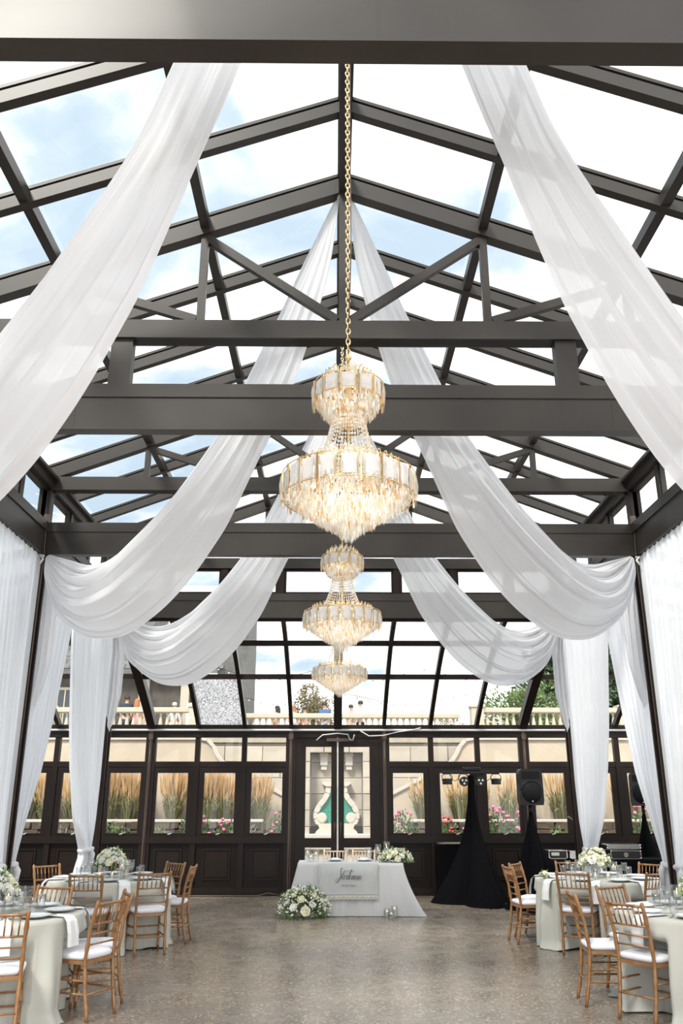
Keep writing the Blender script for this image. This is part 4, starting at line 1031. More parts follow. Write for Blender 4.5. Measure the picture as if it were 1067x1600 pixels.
for i, x in enumerate((-0.05, 0.42)):
    wd = ('left', 'right')[i]
    o = link('dinner_plate', plate_me, None, (x,14.55,hz2)); tag(o, 'white plate at the %s seat of the head table' % wd, 'plate', 'head table plates')
    o = MB().cbox((-0.06,-0.035,0.0),(0.06,0.035,0.018),0.005).build('folded_napkin', M_napkin, None, loc=(x,14.53,hz2+0.03)); tag(o, 'folded napkin on the plate at the %s seat of the head table' % wd, 'napkin')
    o = link('goblet', wine_me, None, (x+0.20,14.66,hz2)); tag(o, 'stemmed glass at the %s seat of the head table' % wd, 'glass')
    o = link('fork', fork_me, None, (x-0.18,14.53,hz2)); tag(o, 'steel fork at the %s seat of the head table' % wd, 'fork')
    o = link('knife', knife_me, None, (x+0.18,14.50,hz2)); tag(o, 'steel knife at the %s seat of the head table' % wd, 'knife')
for i, (x, y, s_, wd) in enumerate(((0.74,13.98,0.65,'left'),(0.86,14.03,0.85,'right'),(0.80,13.90,0.5,'front'))):
    o = candle_in(cyl_me, 'floor_candle', x, y, 0.0, 0.10, 'lit candle in glass on the floor by the cloth, %s of three' % wd, 'floor candles'); o.scale = (1,1,s_)

# ================================================================== sound and light equipment
def scrim(name, cx, cy, zt, rt, rb, label, pole_top, n=48, lobes=3, ph=0.0, ex=1.25):
    t = thing(name, label, 'stand', (cx,cy,0)); rows = []
    for j in range(16):
        v = j/15; z = zt*(1-v)+0.01; row = []
        for k in range(n):
            a = 2*PI*k/n; lob = 0.5+0.5*math.cos(lobes*(a-ph)); R_ = lerp(rt, rb*(0.45+0.55*lob**0.7), v**ex)+0.010*math.sin(9*a)*v
            row.append((R_*math.cos(a), R_*math.sin(a), z))
        rows.append(row)
    MB().grid(rows, True, True).build('scrim_cover', M_black, t)
    MB().tube([(0,0,zt-0.3),(0,0,pole_top)],0.02,8).build('pole', M_blackp, t)
    for k in range(3): a = ph+2*PI*k/3; MB().tube([(0,0,0.5),(rb*0.8*math.cos(a),rb*0.8*math.sin(a),0.02)],0.014,6).build('leg', M_blackp, t)
    return t
scrim('speaker_stand', 3.25, 14.9, 1.50, 0.03, 0.55, 'speaker stand in a black scrim, left one beside the light bar', 1.66, ph=-PI/2)
scrim('speaker_stand', 5.60, 16.15, 1.46, 0.03, 0.45, 'speaker stand in a black scrim, right one behind the equipment table', 1.66, ph=-PI/2)
scrim('light_stand', 2.42, 15.9, 2.12, 0.055, 0.80, 'tall light stand draped in a broad black scrim', 2.18, ph=-PI/2+0.25, ex=2.3)
def speaker(x, y, z, rz, label):
    t = thing('loudspeaker', label, 'speaker', (x,y,z), rz, 'loudspeakers'); pts = []
    prof2 = [(-0.19,0),(0.19,0),(0.205,0.08),(0.20,0.50),(0.185,0.56),(0.15,0.58),(-0.15,0.58),(-0.185,0.56),(-0.20,0.50),(-0.205,0.08)]
    m = MB(); m.prism(prof2, -0.15, 0.05); n = len(prof2); m.prism([(a*0.75, 0.02+b*0.94) for a, b in prof2], 0.05, 0.17); m.build('cabinet', M_blackp, t)
    g = MB(); rows = []
    for yy, f in ((-0.152,1.0),(-0.165,0.96),(-0.168,0.0)): rows.append([(0.165*f*math.cos(2*PI*k/32), yy, 0.20+0.165*f*math.sin(2*PI*k/32)) for k in range(32)])
    g.grid(rows, True, True); g.build('grille', M_grille, t)
    h = MB(); h.tube([(0.18*math.cos(a), -0.155, 0.235+0.155*math.sin(a)) for a in [PI*0.02+PI*0.96*k/16 for k in range(17)]], 0.012, 6); h.build('horn_arch', M_blackp, t)
    h = MB(); h.box((-0.15,-0.158,0.42),(0.15,-0.148,0.54)); h.build('horn', M_grille, t)
    MB().ball((0,-0.17,0.06),0.016,8,5).build('badge', M_steel, t, label='round silver badge')
    MB().lathe([(0.03,-0.12),(0.03,0.0)], (0,0.0,0), 12).build('pole_socket', M_blackp, t)
    return t
speaker(3.25,14.9,1.62,0.05,'black loudspeaker on a covered stand, in front of the far windows')
speaker(5.60,16.15,1.60,-0.25,'black loudspeaker turned inwards, half hidden by the right curtain')
# light bar
lb = thing('light_bar', 'black T-bar carrying four stage lights on top of the light stand', 'light', (2.42,15.9,2.18))
MB().cbox((-0.52,-0.025,-0.03),(0.52,0.025,0.03),0.005).build('bar', M_blackp, lb); MB().cbox((-0.14,-0.06,0.03),(0.18,0.06,0.09),0.01).build('controller_box', M_blackp, lb)
for x, front in ((-0.43,0),(-0.13,1),(0.17,1),(0.46,0)):
    yk = MB().tube([(x-0.09,0,-0.15),(x-0.09,0,-0.06),(x-0.05,0,-0.03),(x+0.05,0,-0.03),(x+0.09,0,-0.06),(x+0.09,0,-0.15)],0.007,6).build('yoke', M_blackp, lb)
    if front:
        h = MB(); rows = [[(x+r_*math.cos(2*PI*k/20), y_, -0.16+r_*math.sin(2*PI*k/20)) for k in range(20)] for y_, r_ in ((-0.07,0.001),(-0.07,0.08),(-0.06,0.085),(0.06,0.075),(0.07,0.001))]
        h.grid(rows, False, True); hd = h.build('lamp_head', M_blackp, lb)
        for a in (0.5, 2.6, 4.7): 
            q = MB(); q.ball((x+0.038*math.cos(a),-0.068,-0.16+0.038*math.sin(a)),0.021,10,6); q.build('lens', M_lens, hd)
    else:
        MB().lathe([(0.001,-0.05),(0.085,-0.05),(0.09,-0.03),(0.08,0.05),(0.001,0.055)], (x,0,-0.16), 20, False).build('lamp_head', M_blackp, lb)
cbm = MB()
for x in (-0.28,0.02,0.30): cbm.tube([(x-0.1,0.03,-0.03),(x-0.06,0.04,-0.12),(x,0.05,-0.15),(x+0.06,0.04,-0.11),(x+0.1,0.03,-0.03)],0.006,5)
cbm.build('cable', M_blackp, lb, kind='stuff')
# cloth covered cabinet
t = thing('covered_cabinet', 'black cloth-covered cabinet behind the light stand', 'cabinet', (2.12,16.55,0)); MB().cbox((-0.30,-0.25,0),(0.30,0.25,0.93),0.02).build('body', M_black, t); MB().cbox((-0.28,-0.26,0.93),(0.20,0.2,0.955),0.01).build('lid', M_conduit, t)
# equipment table
t = thing('equipment_table', 'long equipment table covered in black cloth by the right far column', 'table', (4.55,15.25,0)); MB().box((-1.15,-0.33,0.72),(1.15,0.33,0.75)).build('tabletop', M_blackp, t)
for sx in (-1, 1): MB().box((sx*1.0-0.02,-0.3,0),(sx*1.0+0.02,0.3,0.72)).build('leg', M_blackp, t)
def rect_cloth(hx, hy, h, nm, parent, m_, n=200):
    def rp(u):
        per = 4*(hx+hy); s_ = u*per
        for L_, f in ((2*hx, lambda q: (-hx+q,-hy,0,-1)),(2*hy, lambda q: (hx,-hy+q,1,0)),(2*hx, lambda q: (hx-q,hy,0,1)),(2*hy, lambda q: (-hx,hy-q,-1,0))):
            if s_ <= L_: return f(s_)
            s_ -= L_
        return (-hx,-hy,-1,0)
    rows = [[(rp(k/n)[0]*f, rp(k/n)[1]*f, h) for k in range(n)] for f in (0.02, 1.0)]
    for j in range(1, 9):
        v = j/8; rows.append([(rp(k/n)[0]+rp(k/n)[2]*v*(0.03+0.02*math.sin(k*0.5)), rp(k/n)[1]+rp(k/n)[3]*v*(0.03+0.02*math.sin(k*0.5)), h*(1-v)+0.008) for k in range(n)])
    return MB().grid(rows, True, True).mesh(nm, m_)
c = link('black_tablecloth', rect_cloth(1.17, 0.35, 0.762, 'black_tablecloth', None, M_black), None, (4.55,15.25,0)); tag(c, 'black floor-length cloth over the equipment table', 'tablecloth')
ez = 0.772
def case(nm, lab, cat, x, y, w_, d_, h_, mt, z=ez, extra=None):
    t = thing(nm, lab, cat, (x,y,z)); MB().cbox((-w_/2,-d_/2,0),(w_/2,d_/2,h_),0.006).build('body', mt, t)
    m = MB()
    for sx in (-1, 1):
        m.box((sx*w_/2-0.008,-d_/2-0.004,0),(sx*w_/2+0.008,-d_/2+0.01,h_)); 
        for z_ in (0.012, h_-0.012): m.ball((sx*(w_/2-0.005),-d_/2,z_),0.018,8,5)
    m.box((-w_/2,-d_/2-0.004,h_-0.008),(w_/2,-d_/2+0.01,h_+0.004)); m.box((-w_/2,-d_/2-0.004,0.0),(w_/2,-d_/2+0.01,0.008)); m.build('metal_edging', M_steel, t)
    return t
q = case('road_case', 'black road case with silver edges at the right of the equipment table', 'case', 4.80,15.12,0.50,0.36,0.13,M_blackp)
m = MB(); m.lathe([(0.001,0),(0.04,0),(0.04,0.004),(0.001,0.004)], (0,0,0), 20, False, False); me = m.mesh('badge', M_steel); link('badge', me, q, (0,-0.186,0.065), (PI/2,0,0), label='oval silver badge')
q = case('mixing_console', 'silver mixing console on top of the road case', 'mixer', 4.78,15.12,0.56,0.34,0.07,M_steel, ez+0.155)
m = MB(); r = random.Random(2)
for i in range(9):
    for j in range(3): m.lathe([(0.010,0.07),(0.008,0.088),(0.0,0.09)], (-0.22+i*0.055,-0.1+j*0.07,0), 8, False, False)
m.build('knobs', M_blackp, q, kind='stuff')
q = case('mixing_console', 'long flat black controller left of the road case', 'mixer', 4.30,15.15,0.34,0.30,0.09,M_blackp)
m = MB()
for i in range(5): m.lathe([(0.010,0.09),(0.008,0.108),(0.0,0.11)], (-0.11+i*0.055,-0.06,0), 8, False, False)
m.build('knobs', M_steel, q, kind='stuff')
q = case('amplifier', 'black amplifier with a pale display at the left end of the equipment table', 'amplifier', 3.68,15.15,0.30,0.3,0.13,M_blackp)
MB().box((-0.11,-0.158,0.05),(0.02,-0.150,0.10)).build('display', M_grey, q)
case('amplifier', 'small silver-edged unit between the amplifier and the column', 'amplifier', 4.00,15.12,0.24,0.26,0.12,M_steel)
t = thing('microphone_stand', 'black microphone stand with a boom behind the equipment table', 'stand', (4.62,15.85,0))
MB().lathe([(0.001,0),(0.14,0),(0.14,0.02),(0.02,0.03),(0.001,0.03)], n=20).build('base', M_blackp, t); MB().tube([(0,0,0.02),(0,0,1.0)],0.010,8).build('pole', M_blackp, t)
bo = MB().tube([(0.36,0,0.88),(0,0,1.02),(-0.42,0,1.36)],0.008,8).build('boom', M_blackp, t); MB().tube([(-0.40,0,1.34),(-0.50,0,1.42)],[0.018,0.026],8).build('microphone', M_conduit, bo)

# ================================================================== outside: garden
g = MB().box((-30,YF+0.06,-0.12),(30,60,-0.02)).build('ground', M_soil); tag(g, 'brown soil of the garden bed outside the windows', 'ground', kind=S)
g = MB().box((-1.7,YF+0.08,-0.02),(1.7,23.6,0.0)).build('ground_paving', M_pave); tag(g, 'pale paving outside the double doors', 'paving', kind=S)
rr = random.Random(12)
def block(w_, d_, h_, j=0.012, r=rr):
    m = MB(); bm = bmesh.new(); bmesh.ops.create_cube(bm, size=1)
    for v in bm.verts: v.co = Vector((v.co.x*(w_-0.015), v.co.y*d_, v.co.z*(h_-0.012)))+Vector((r.uniform(-j, j), r.uniform(-j, j)*0.6, r.uniform(-j, j)*0.6))
    bmesh.ops.bevel(bm, geom=[e for e in bm.edges if all(v.co.y < 0 for v in e.verts)], offset=min(0.012, h_*0.12), segments=1, affect='EDGES')
    bm.verts.ensure_lookup_table(); m.add([v.co for v in bm.verts], [[v.index for v in f.verts] for f in bm.faces]); bm.free(); return m
# planter walls of field stone
for side, sx in (('left', -1), ('right', 1)):
    x0, x1 = 1.75, 9.6; yp = 20.5
    pw = MB().box((min(sx*x0, sx*x1),yp+0.03,-0.02),(max(sx*x0, sx*x1),yp+0.30,1.215)).build('wall_planter_'+side, M_mortar); tag(pw, 'low field-stone planter wall with a pale cap, %s of the fountain' % side, 'wall', kind=S)
    sizes = [(0.34,0.19),(0.24,0.17),(0.42,0.20),(0.20,0.15)]; sm = [block(a, 0.10, b, 0.022).mesh('stone', M_field) for a, b in sizes for _ in (0, 1)]
    z = 0.48
    while z < 1.15:
        x = x0+rr.uniform(0, 0.15)
        while x < x1-0.25:
            k = rr.randrange(8); w_ = sizes[k//2][0]; link('stone', sm[k], pw, (sx*(x+w_/2), yp+0.0, z+0.09+rr.uniform(-0.012, 0.012)), (rr.uniform(-0.03, 0.03),rr.uniform(-0.09, 0.09),0)); x += w_+0.015
        z += 0.195
    MB().cbox((min(sx*x0, sx*x1)-0.03,yp-0.06,1.215),(max(sx*x0, sx*x1)+0.03,yp+0.34,1.275),0.01).build('cap', M_scroll, pw, label='pale stone cap')
    s_ = MB().box((min(sx*x0, sx*x1),yp+0.30,-0.02),(max(sx*x0, sx*x1),22.0,1.17)).build('planter_soil', M_soil, pw)
    # stucco wall with sweeping stair profile
    prof_ = [(0.95,0.0),(9.9,0.0),(9.9,3.17),(3.5,3.17),(3.30,3.13),(3.15,2.98),(3.05,2.78),(2.93,2.62),(2.75,2.50),(0.95,1.62)]
    pts = [(sx*a, b) for a, b in prof_]
    if sx < 0: pts = pts[::-1]
    sw = MB().prism(pts, 22.0, 22.25).build('wall_stucco_'+side, M_stucco); tag(sw, 'cream stucco garden wall sweeping down beside the stairs, %s of the fountain' % side, 'wall', kind=S)
    cop = [(sx*a, 21.97, b+0.02) for a, b in prof_[2:]]
    m = MB(); d = cop
    for a, b in zip(d, d[1:]): m.bar((a[0],22.12,a[2]),(b[0],22.12,b[2]),0.36,0.07)
    m.build('coping', M_scroll, sw, label='pale rounded coping')
    stp = MB()
    for k in range(12): stp.box((min(sx*(1.0+k*0.2), sx*(1.2+k*0.2)),22.27,0),(max(sx*(1.0+k*0.2), sx*(1.2+k*0.2)),23.6,0.9+k*0.17))
    stp = stp.build('steps', M_stone, sw)
# terrace
tr = MB().box((-30,24.05,3.22),(30,60,3.36)); tr.box((-30,24.35,0),(-4.25,24.6,3.22)); tr.box((4.25,24.35,0),(30,24.6,3.22))
for sx in (-1, 1): tr.box((min(sx*3.5, sx*9.9),22.27,3.05),(max(sx*3.5, sx*9.9),24.05,3.17))
tr = tr.build('ground_terrace', M_pave); tag(tr, 'raised stone terrace above the garden walls', 'terrace', kind=S)
# ashlar centre wall with niche
aw = MB(); aw.box((-4.25,24.08,0),(-0.72,24.4,3.22)); aw.box((0.72,24.08,0),(4.25,24.4,3.22)); aw.box((-0.72,24.08,2.94),(0.72,24.4,3.22)); aw.box((-0.72,24.45,0),(0.72,24.6,3.22)); aw.box((-0.72,24.08,0),(0.72,24.45,0.60))
aw = aw.build('wall_fountain', M_mortar); tag(aw, 'pale ashlar stone wall with the fountain niche facing the doors', 'wall', kind=S)
BW = {}
def ash(x0, x1, z0, z1, y=24.0, d=0.16):
    k = (round(x1-x0, 3), round(z1-z0, 3), rr.randrange(2))
    if k not in BW: BW[k] = block(k[0], d, k[1], 0.003).mesh('block', M_stone)
    link('block', BW[k], aw, ((x0+x1)/2, y+d/2+rr.uniform(-0.008, 0.008), (z0+z1)/2))
h = 0.42; nrow = 7
for i in range(nrow):
    z0 = 0.18+i*h; z1 = min(z0+h, 3.2)
    for sx in (-1, 1):
        x = 1.0; first = 0.55 if i % 2 else 1.05
        xs_ = [x]; x += first
        while x < 4.2: xs_.append(x); x += 1.05
        xs_.append(4.25)
        for a, b in zip(xs_, xs_[1:]): 
            if b-a > 0.08: ash(min(sx*a, sx*b), max(sx*a, sx*b), z0, z1)
        ash(min(sx*0.72, sx*1.0), max(sx*0.72, sx*1.0), z0, z1, 23.96, 0.20)
    if z0 > 0.8 and z0 < 2.9:
        for a, b in ((-0.72,0.0),(0.0,0.72)): ash(a, b, z0, min(z1, 2.94), 24.37, 0.08)
for a, b in ((-1.0,-0.35),(-0.35,0.35),(0.35,1.0)): ash(a, b, 2.94, 3.2, 23.96, 0.20)
for sx in (-1, 1):
    c = MB(); c.box((sx*0.35-0.10,24.18,2.62),(sx*0.35+0.10,24.38,2.94)); c.box((sx*0.35-0.08,24.22,2.50),(sx*0.35+0.08,24.38,2.62)); c.box((sx*0.35-0.12,24.14,2.86),(sx*0.35+0.12,24.38,2.94)); c.build('corbel', M_scroll, aw)
# fountain
ft = thing('wall_fountain_ornament', 'green mosaic fountain panel with white scroll border in the niche', 'fountain', (0,24.2,0.60))
MB().cbox((-0.98,-0.35,0.0),(0.98,0.16,0.24),0.02).build('ledge', M_scroll, ft)
MB().prism([(-0.58,0.24),(0.58,0.24),(0.55,0.30),(0.46,0.38),(0.50,0.47),(0.60,0.50),(-0.60,0.50),(-0.50,0.47),(-0.46,0.38),(-0.55,0.30)][::1], -0.12, 0.14).build('pedestal', M_scroll, ft)
half = [(0.46,0.50),(0.56,0.62),(0.56,0.78),(0.47,0.96),(0.33,1.12),(0.24,1.28),(0.22,1.46)]
gp = [(a*0.92, b) for a, b in half]; gp = [(-a, b) for a, b in gp][::-1]+gp
gp = [(-a, b) for a, b in [(x_[0]*0.92, x_[1]) for x_ in half]]; gp = [(a, b) for a, b in gp][::-1] + [(a*0.92, b) for a, b in half]
MB().prism(gp[::-1], 0.02, 0.13).build('mosaic_panel', M_green, ft, label='green mosaic panel')
for sx in (-1, 1):
    m = MB(); dd = [(sx*a, -0.02, b) for a, b in half]
    for a, b in zip(dd, dd[1:]): m.bar(a, b, 0.14, 0.09, up=(0,1,0))
    m.build('scroll_border', M_scroll, ft)
    m = MB(); rows = [[(sx*0.40+r_*math.cos(2*PI*k/20), y_, 0.64+r_*math.sin(2*PI*k/20)) for k in range(20)] for y_, r_ in ((-0.08,0.001),(-0.08,0.10),(-0.06,0.14),(0.1,0.14))]; m.grid(rows, False, True); m.build('volute', M_scroll, ft)
MB().prism([(-0.30,1.46),(0.30,1.46),(0.40,1.53),(0.38,1.58),(-0.38,1.58),(-0.40,1.53)], -0.10, 0.14).build('capital', M_scroll, ft)
MB().ball((0,-0.02,0.80),0.03,8,5).build('spout', M_scroll, ft)
bs = MB().cbox((-1.35,20.6,0.0),(1.35,21.0,0.62),0.02); bs.cbox((-1.45,20.5,0.62),(1.45,21.1,0.72),0.02); bs.box((-1.35,21.0,0),(-1.1,21.9,0.62)); bs.box((1.1,21.0,0),(1.35,21.9,0.62)); bs.cbox((-1.45,21.1,0.62),(-1.05,21.9,0.72),0.02); bs.cbox((1.05,21.1,0.62),(1.45,21.9,0.72),0.02)
bs = bs.build('fountain_basin', M_scroll); tag(bs, 'pale stone fountain basin outside the double doors', 'basin')
# balustrades
bal_me = MB().lathe([(0.05,0),(0.05,0.05),(0.03,0.07),(0.055,0.16),(0.062,0.24),(0.045,0.36),(0.028,0.46),(0.03,0.50),(0.05,0.53),(0.05,0.57)], n=8).mesh('baluster', M_balus)
def balustrade(x0, x1, y, z, label, piers, sp=0.19):
    t = thing('balustrade', label, 'balustrade', ((x0+x1)/2,y,z), 0, 'terrace balustrades'); cx = (x0+x1)/2
    MB().cbox((x0-cx,-0.13,0.0),(x1-cx,0.13,0.12),0.01).build('base_rail', M_balus, t); MB().cbox((x0-cx,-0.14,0.69),(x1-cx,0.14,0.83),0.02).build('hand_rail', M_balus, t)
    x = x0+sp/2
    while x < x1:
        if all(abs(x-p) > 0.24 for p in piers): link('baluster', bal_me, t, (x-cx,0,0.12))
        x += sp
    for p in piers:
        m = MB(); m.cbox((p-cx-0.18,-0.18,0),(p-cx+0.18,0.18,0.83),0.01); m.cbox((p-cx-0.21,-0.21,0.83),(p-cx+0.21,0.21,0.90),0.01); m.build('pier', M_balus, t)
balustrade(-12.5,-4.0,24.3,3.36,'stone balustrade on the left part of the terrace edge',(-12.4,-8.2,-4.0))
balustrade(4.0,12.5,24.3,3.36,'stone balustrade on the right part of the terrace edge',(4.0,8.2,12.4))
balustrade(-3.75,3.75,26.0,3.36,'stone balustrade on the set-back middle part of the terrace',())
# grasses
def grass(x, y, z, h, w_, seed, label, plume, green=1.0, nb=420):
    r = random.Random(seed); t = thing('ornamental_grass', label, 'grass plant', (x,y,z), 0, 'ornamental grasses in the planter'); m = MB(); p_ = MB()
    for k in range(nb):
        a = r.uniform(0, 2*PI); l = r.uniform(0.45, 1)*h*0.80*green; o = r.uniform(0.15, 1.15)*w_; q0 = r.uniform(0.05, 0.32)*w_; b = Vector((q0*math.cos(a), q0*math.sin(a), 0)); s_ = Vector((-math.sin(a), math.cos(a), 0))*0.008
        mid = b+Vector((o*0.40*math.cos(a), o*0.40*math.sin(a), l*0.7)); tip = b+Vector((o*math.cos(a), o*math.sin(a), l*r.uniform(0.5, 1.0)))
        m.add([b-s_, b+s_, mid+s_, mid-s_, tip], [(0,1,2,3),(3,2,4)])
    for k in range(int(nb*0.36*plume)):
        a = r.uniform(0, 2*PI); o = r.uniform(0, 0.95)*w_; hh = h*r.uniform(0.55, 0.95); b = Vector((0.05*math.cos(a), 0.05*math.sin(a), 0.1)); q = Vector((o*0.75*math.cos(a), o*0.75*math.sin(a), hh*0.6)); e_ = Vector((o*math.cos(a), o*math.sin(a), hh)); s_ = Vector((1,0,0))*0.004
        p_.add([b-s_, b+s_, q+s_, q-s_], [(0,1,2,3)]); s_ = Vector((0.019,0,0)); mm = q.lerp(e_, 0.4)
        p_.add([q, mm+s_, e_, mm-s_, mm+Vector((0,0.013,0)), mm-Vector((0,0.013,0))], [(0,1,2,3),(0,4,2,5)])
    m.build('blades', M_blade, t, kind='stuff'); p_.build('plumes', M_plume, t, kind='stuff'); return t
gs = [(-7.5,1.35,0.5,1.2),(-7.0,1.25,0.5,1),(-6.3,1.3,0.5,1),(-5.5,1.45,0.5,1),(-5.0,1.35,0.5,1),(-3.95,1.45,0.45,1),(-3.1,1.35,0.45,1.1),(-2.75,1.3,0.4,.9),(-2.2,1.25,0.35,.9),(-1.85,1.25,0.4,.9),
      (2.1,1.25,0.45,.5),(3.0,1.3,0.5,.4),(3.45,1.25,0.35,.6),(4.15,1.3,0.35,.5),(4.6,1.0,0.35,.3),(5.45,1.35,0.5,.5),(6.0,1.3,0.5,.5),(7.1,1.3,0.5,.5),(7.9,1.4,0.55,.5),(8.5,1.3,0.5,.4)]
NW = ('outermost','second from outside','third from outside','fourth from outside','fifth from outside','sixth from outside','seventh from outside','eighth from outside','ninth from outside','nearest the fountain')
for i, (x, h_, w_, pl) in enumerate(gs):
    left = x < 0; k = i if left else 19-i
    grass(x, 21.35, 1.17, h_, w_, 100+i, '%s ornamental grass in the %s planter, %s' % ('golden plumed' if left else 'green feathery', 'left' if left else 'right', NW[k]), pl*(1.5 if left else 1.0), 0.85 if left else 0.95)
# flower bushes in front of planter wall
def bush(x, y, h_, w_, kind_, seed, label):
    r = random.Random(seed); t = thing('rose_bush' if kind_ != 'grey' else 'lavender_bush', label, 'bush', (x,y,-0.02), 0, 'low bushes before the planter wall'); m = MB(); f = MB()
    for k in range(1500):
        d = Vector((r.gauss(0, 1), r.gauss(0, 1), abs(r.gauss(0.3, 1)))).normalized(); q = r.uniform(0.3, 1); p = Vector((d.x*w_*q, d.y*w_*0.7*q, 0.1+(h_-0.1)*abs(d.z)*q+0.25*h_*(1-abs(d.z))*q)); leaf(m, p, d+Vector((0,0,0.4)), 0.075 if kind_ != 'grey' else 0.11, 0.045 if kind_ != 'grey' else 0.012, r)
    m.build('foliage', M_leaf if kind_ in ('pink','red') else (M_tree2 if kind_ == 'green' else M_grey), t, kind='stuff')
    if kind_ in ('pink', 'red'):
        for k in range(30):
            d = Vector((r.gauss(0, 1), r.gauss(-0.7, 0.8), abs(r.gauss(0.8, 1)))).normalized(); p = Vector((d.x*w_*1.0, d.y*w_*0.7, 0.12+h_*d.z*0.95)); f.ball(p, r.uniform(0.03, 0.055), 7, 4, (1,1,0.8))
        f.build('blossoms', M_pink if kind_ == 'pink' else M_red, t, kind='stuff')
    m = MB()
    for k in range(7): a = 2*PI*k/7; m.tube([(0,0,0),(w_*0.5*math.cos(a),w_*0.35*math.sin(a),h_*0.6)],0.008,5)
    m.build('stems', M_bark, t, kind='stuff')
bl = [(-7.0,0.95,0.45,'grey','grey-leaved bush below the outermost left window'),(-6.1,1.05,0.5,'grey','grey-leaved bush showing between the left curtains'),(-4.9,1.15,0.5,'green','leafy green bush below the fourth left window'),(-4.0,1.05,0.35,'green','small leafy bush at the left of the third left window'),(-3.1,1.45,0.36,'pink','pink rose bush in the third window left of the doors'),(-2.45,1.2,0.3,'pink','low pink rose bush at the left edge of the second left window'),(-2.05,1.25,0.33,'grey','silvery lavender bush in the second window left of the doors'),(-1.22,1.4,0.32,'pink','pink rose bush next to the double doors on the left'),
      (1.45,1.40,0.36,'pink','pink rose bush next to the double doors on the right'),(2.4,1.22,0.36,'red','red rose bush left of the light stand'),(2.95,1.25,0.28,'pink','coral rose bush just left of the light stand pole'),(3.55,1.45,0.40,'pink','tall pink rose bush right of the light stand'),(4.1,1.40,0.30,'pink','pink rose bush left of the black loudspeaker'),(5.0,1.05,0.5,'green','leafy green bush right of the black loudspeaker'),(5.7,1.0,0.4,'green','leafy green bush beside the right far column'),(6.7,1.45,0.42,'pink','bright pink rose bush between the right curtains'),(7.9,1.3,0.5,'pink','pink rose bush beyond the right loudspeaker')]
for i, (x, h_, w_, k_, lab) in enumerate(bl): bush(x, 19.4+0.25*(i % 2), h_+0.10, w_*1.2, k_, 300+i, lab)
# trees
def tree(x, y, z, h_, w_, m_, seed, label, n=7500, ls=0.22, trunk=0.3, lum=11):
    r = random.Random(seed); t = thing('tree', label, 'tree', (x,y,z)); m = MB(); cs = []
    for k in range(lum):
        d = Vector((r.gauss(0, 1), r.gauss(0, 1), r.gauss(0, 1))).normalized()*r.uniform(0.2, 0.72); cs.append((Vector((d.x*w_/2, d.y*w_/2, trunk*h_+(1-trunk)*h_*(0.5+0.5*d.z))), r.uniform(0.22, 0.42)*w_*0.75))
    for k in range(n):
        c_, R_ = cs[r.randrange(lum)]; d = Vector((r.gauss(0, 1), r.gauss(0, 1), r.gauss(0, 1))).normalized(); p = c_+d*R_*r.uniform(0.55, 1.05); leaf(m, p, d+Vector((0,0,-0.2)), ls*r.uniform(0.6, 1.3), ls*0.55, r)
    m.build('foliage', m_, t, kind='stuff'); m = MB(); m.tube([(0,0,0),(0.05,0,h_*0.35),(0,0,h_*0.6)],[0.03*h_,0.022*h_,0.01*h_],8)
    for c_, R_ in cs: m.tube([(0,0,h_*0.3),c_],[0.012*h_,0.004*h_],5)
    m.build('trunk', M_bark, t)
tree(-1.15,38,3.36,3.35,2.5,M_tree3,1,'round russet-green tree behind the couple on the terrace',6000,0.12,0.12)
tree(7.2,33,3.36,3.3,3.8,M_tree2,2,'light green spreading tree beyond the right balustrade',7000,0.17,0.08)
tree(10.9,40,3.36,6.6,4.6,M_tree1,3,'tall dark tree left of the white curtain on the right',9000,0.28,0.15)
tree(14.8,44,3.36,8.0,6.0,M_tree1,4,'tallest dark tree behind the right far curtain',10000,0.32,0.15)
tree(18.0,42,3.36,7.0,5.0,M_tree1,5,'dark tree seen between the two right curtains',9000,0.28,0.15)
tree(8.75,29,3.36,1.9,1.3,M_tree4,6,'low lime-yellow shrub tree behind the right balustrade',1800,0.10,0.05,7)
tree(7.6,28,3.36,1.4,1.2,M_tree3,7,'low brownish shrub beside the lime shrub',1400,0.09,0.05,7)
tree(4.4,34,3.36,1.9,1.6,M_tree3,8,'small sparse tree above the right pier of the terrace',700,0.09,0.1,7)
# house on the left
hs_ = thing('building', 'grey-roofed stone house beyond the left part of the terrace', 'building', (0,0,0))
HYF = 31.0
MB().box((-17,HYF,3.36),(-5.0,38,6.2)).build('wall', M_housew, hs_)
for x, w_ in ((-15.6,0.35),(-10.6,0.30),(-7.0,0.35),(-5.5,0.3)): MB().box((x-w_/2,HYF-0.2,3.36),(x+w_/2,HYF,6.1)).build('pilaster', M_houset, hs_)
MB().box((-17,HYF-0.25,6.05),(-4.9,HYF+0.1,6.25)).build('cornice', M_houset, hs_)
rf_ = MB(); rf_.add([(-17.3,HYF-0.5,6.2),(-4.3,HYF-0.5,6.2),(-4.3,HYF+5,10.4),(-17.3,HYF+5,10.4),(-17.3,HYF-0.5,6.05),(-4.3,HYF-0.5,6.05),(-4.3,HYF+5,10.2),(-17.3,HYF+5,10.2)], [(0,1,2,3),(7,6,5,4),(0,4,5,1),(1,5,6,2),(2,6,7,3),(3,7,4,0)]); rf_ = rf_.build('roof', M_shingle, hs_)
sh = MB(); nr = 24
for i in range(nr):
    y_ = lerp(HYF-0.5, HYF+5, i/nr); z_ = lerp(6.2, 10.4, i/nr); x = -17.3+(i % 2)*0.2
    while x < -4.4: sh.bar((x+0.2,y_,z_+0.03),(x+0.2,y_+5.5/nr*1.15,z_+4.2/nr*1.15+0.03),0.38,0.02); x += 0.4
sh.build('shingles', M_shingle, rf_, kind='stuff')
MB().box((-4.3,HYF-0.3,3.36),(-3.25,HYF+3,9.6)).build('chimney', M_shingle, hs_)
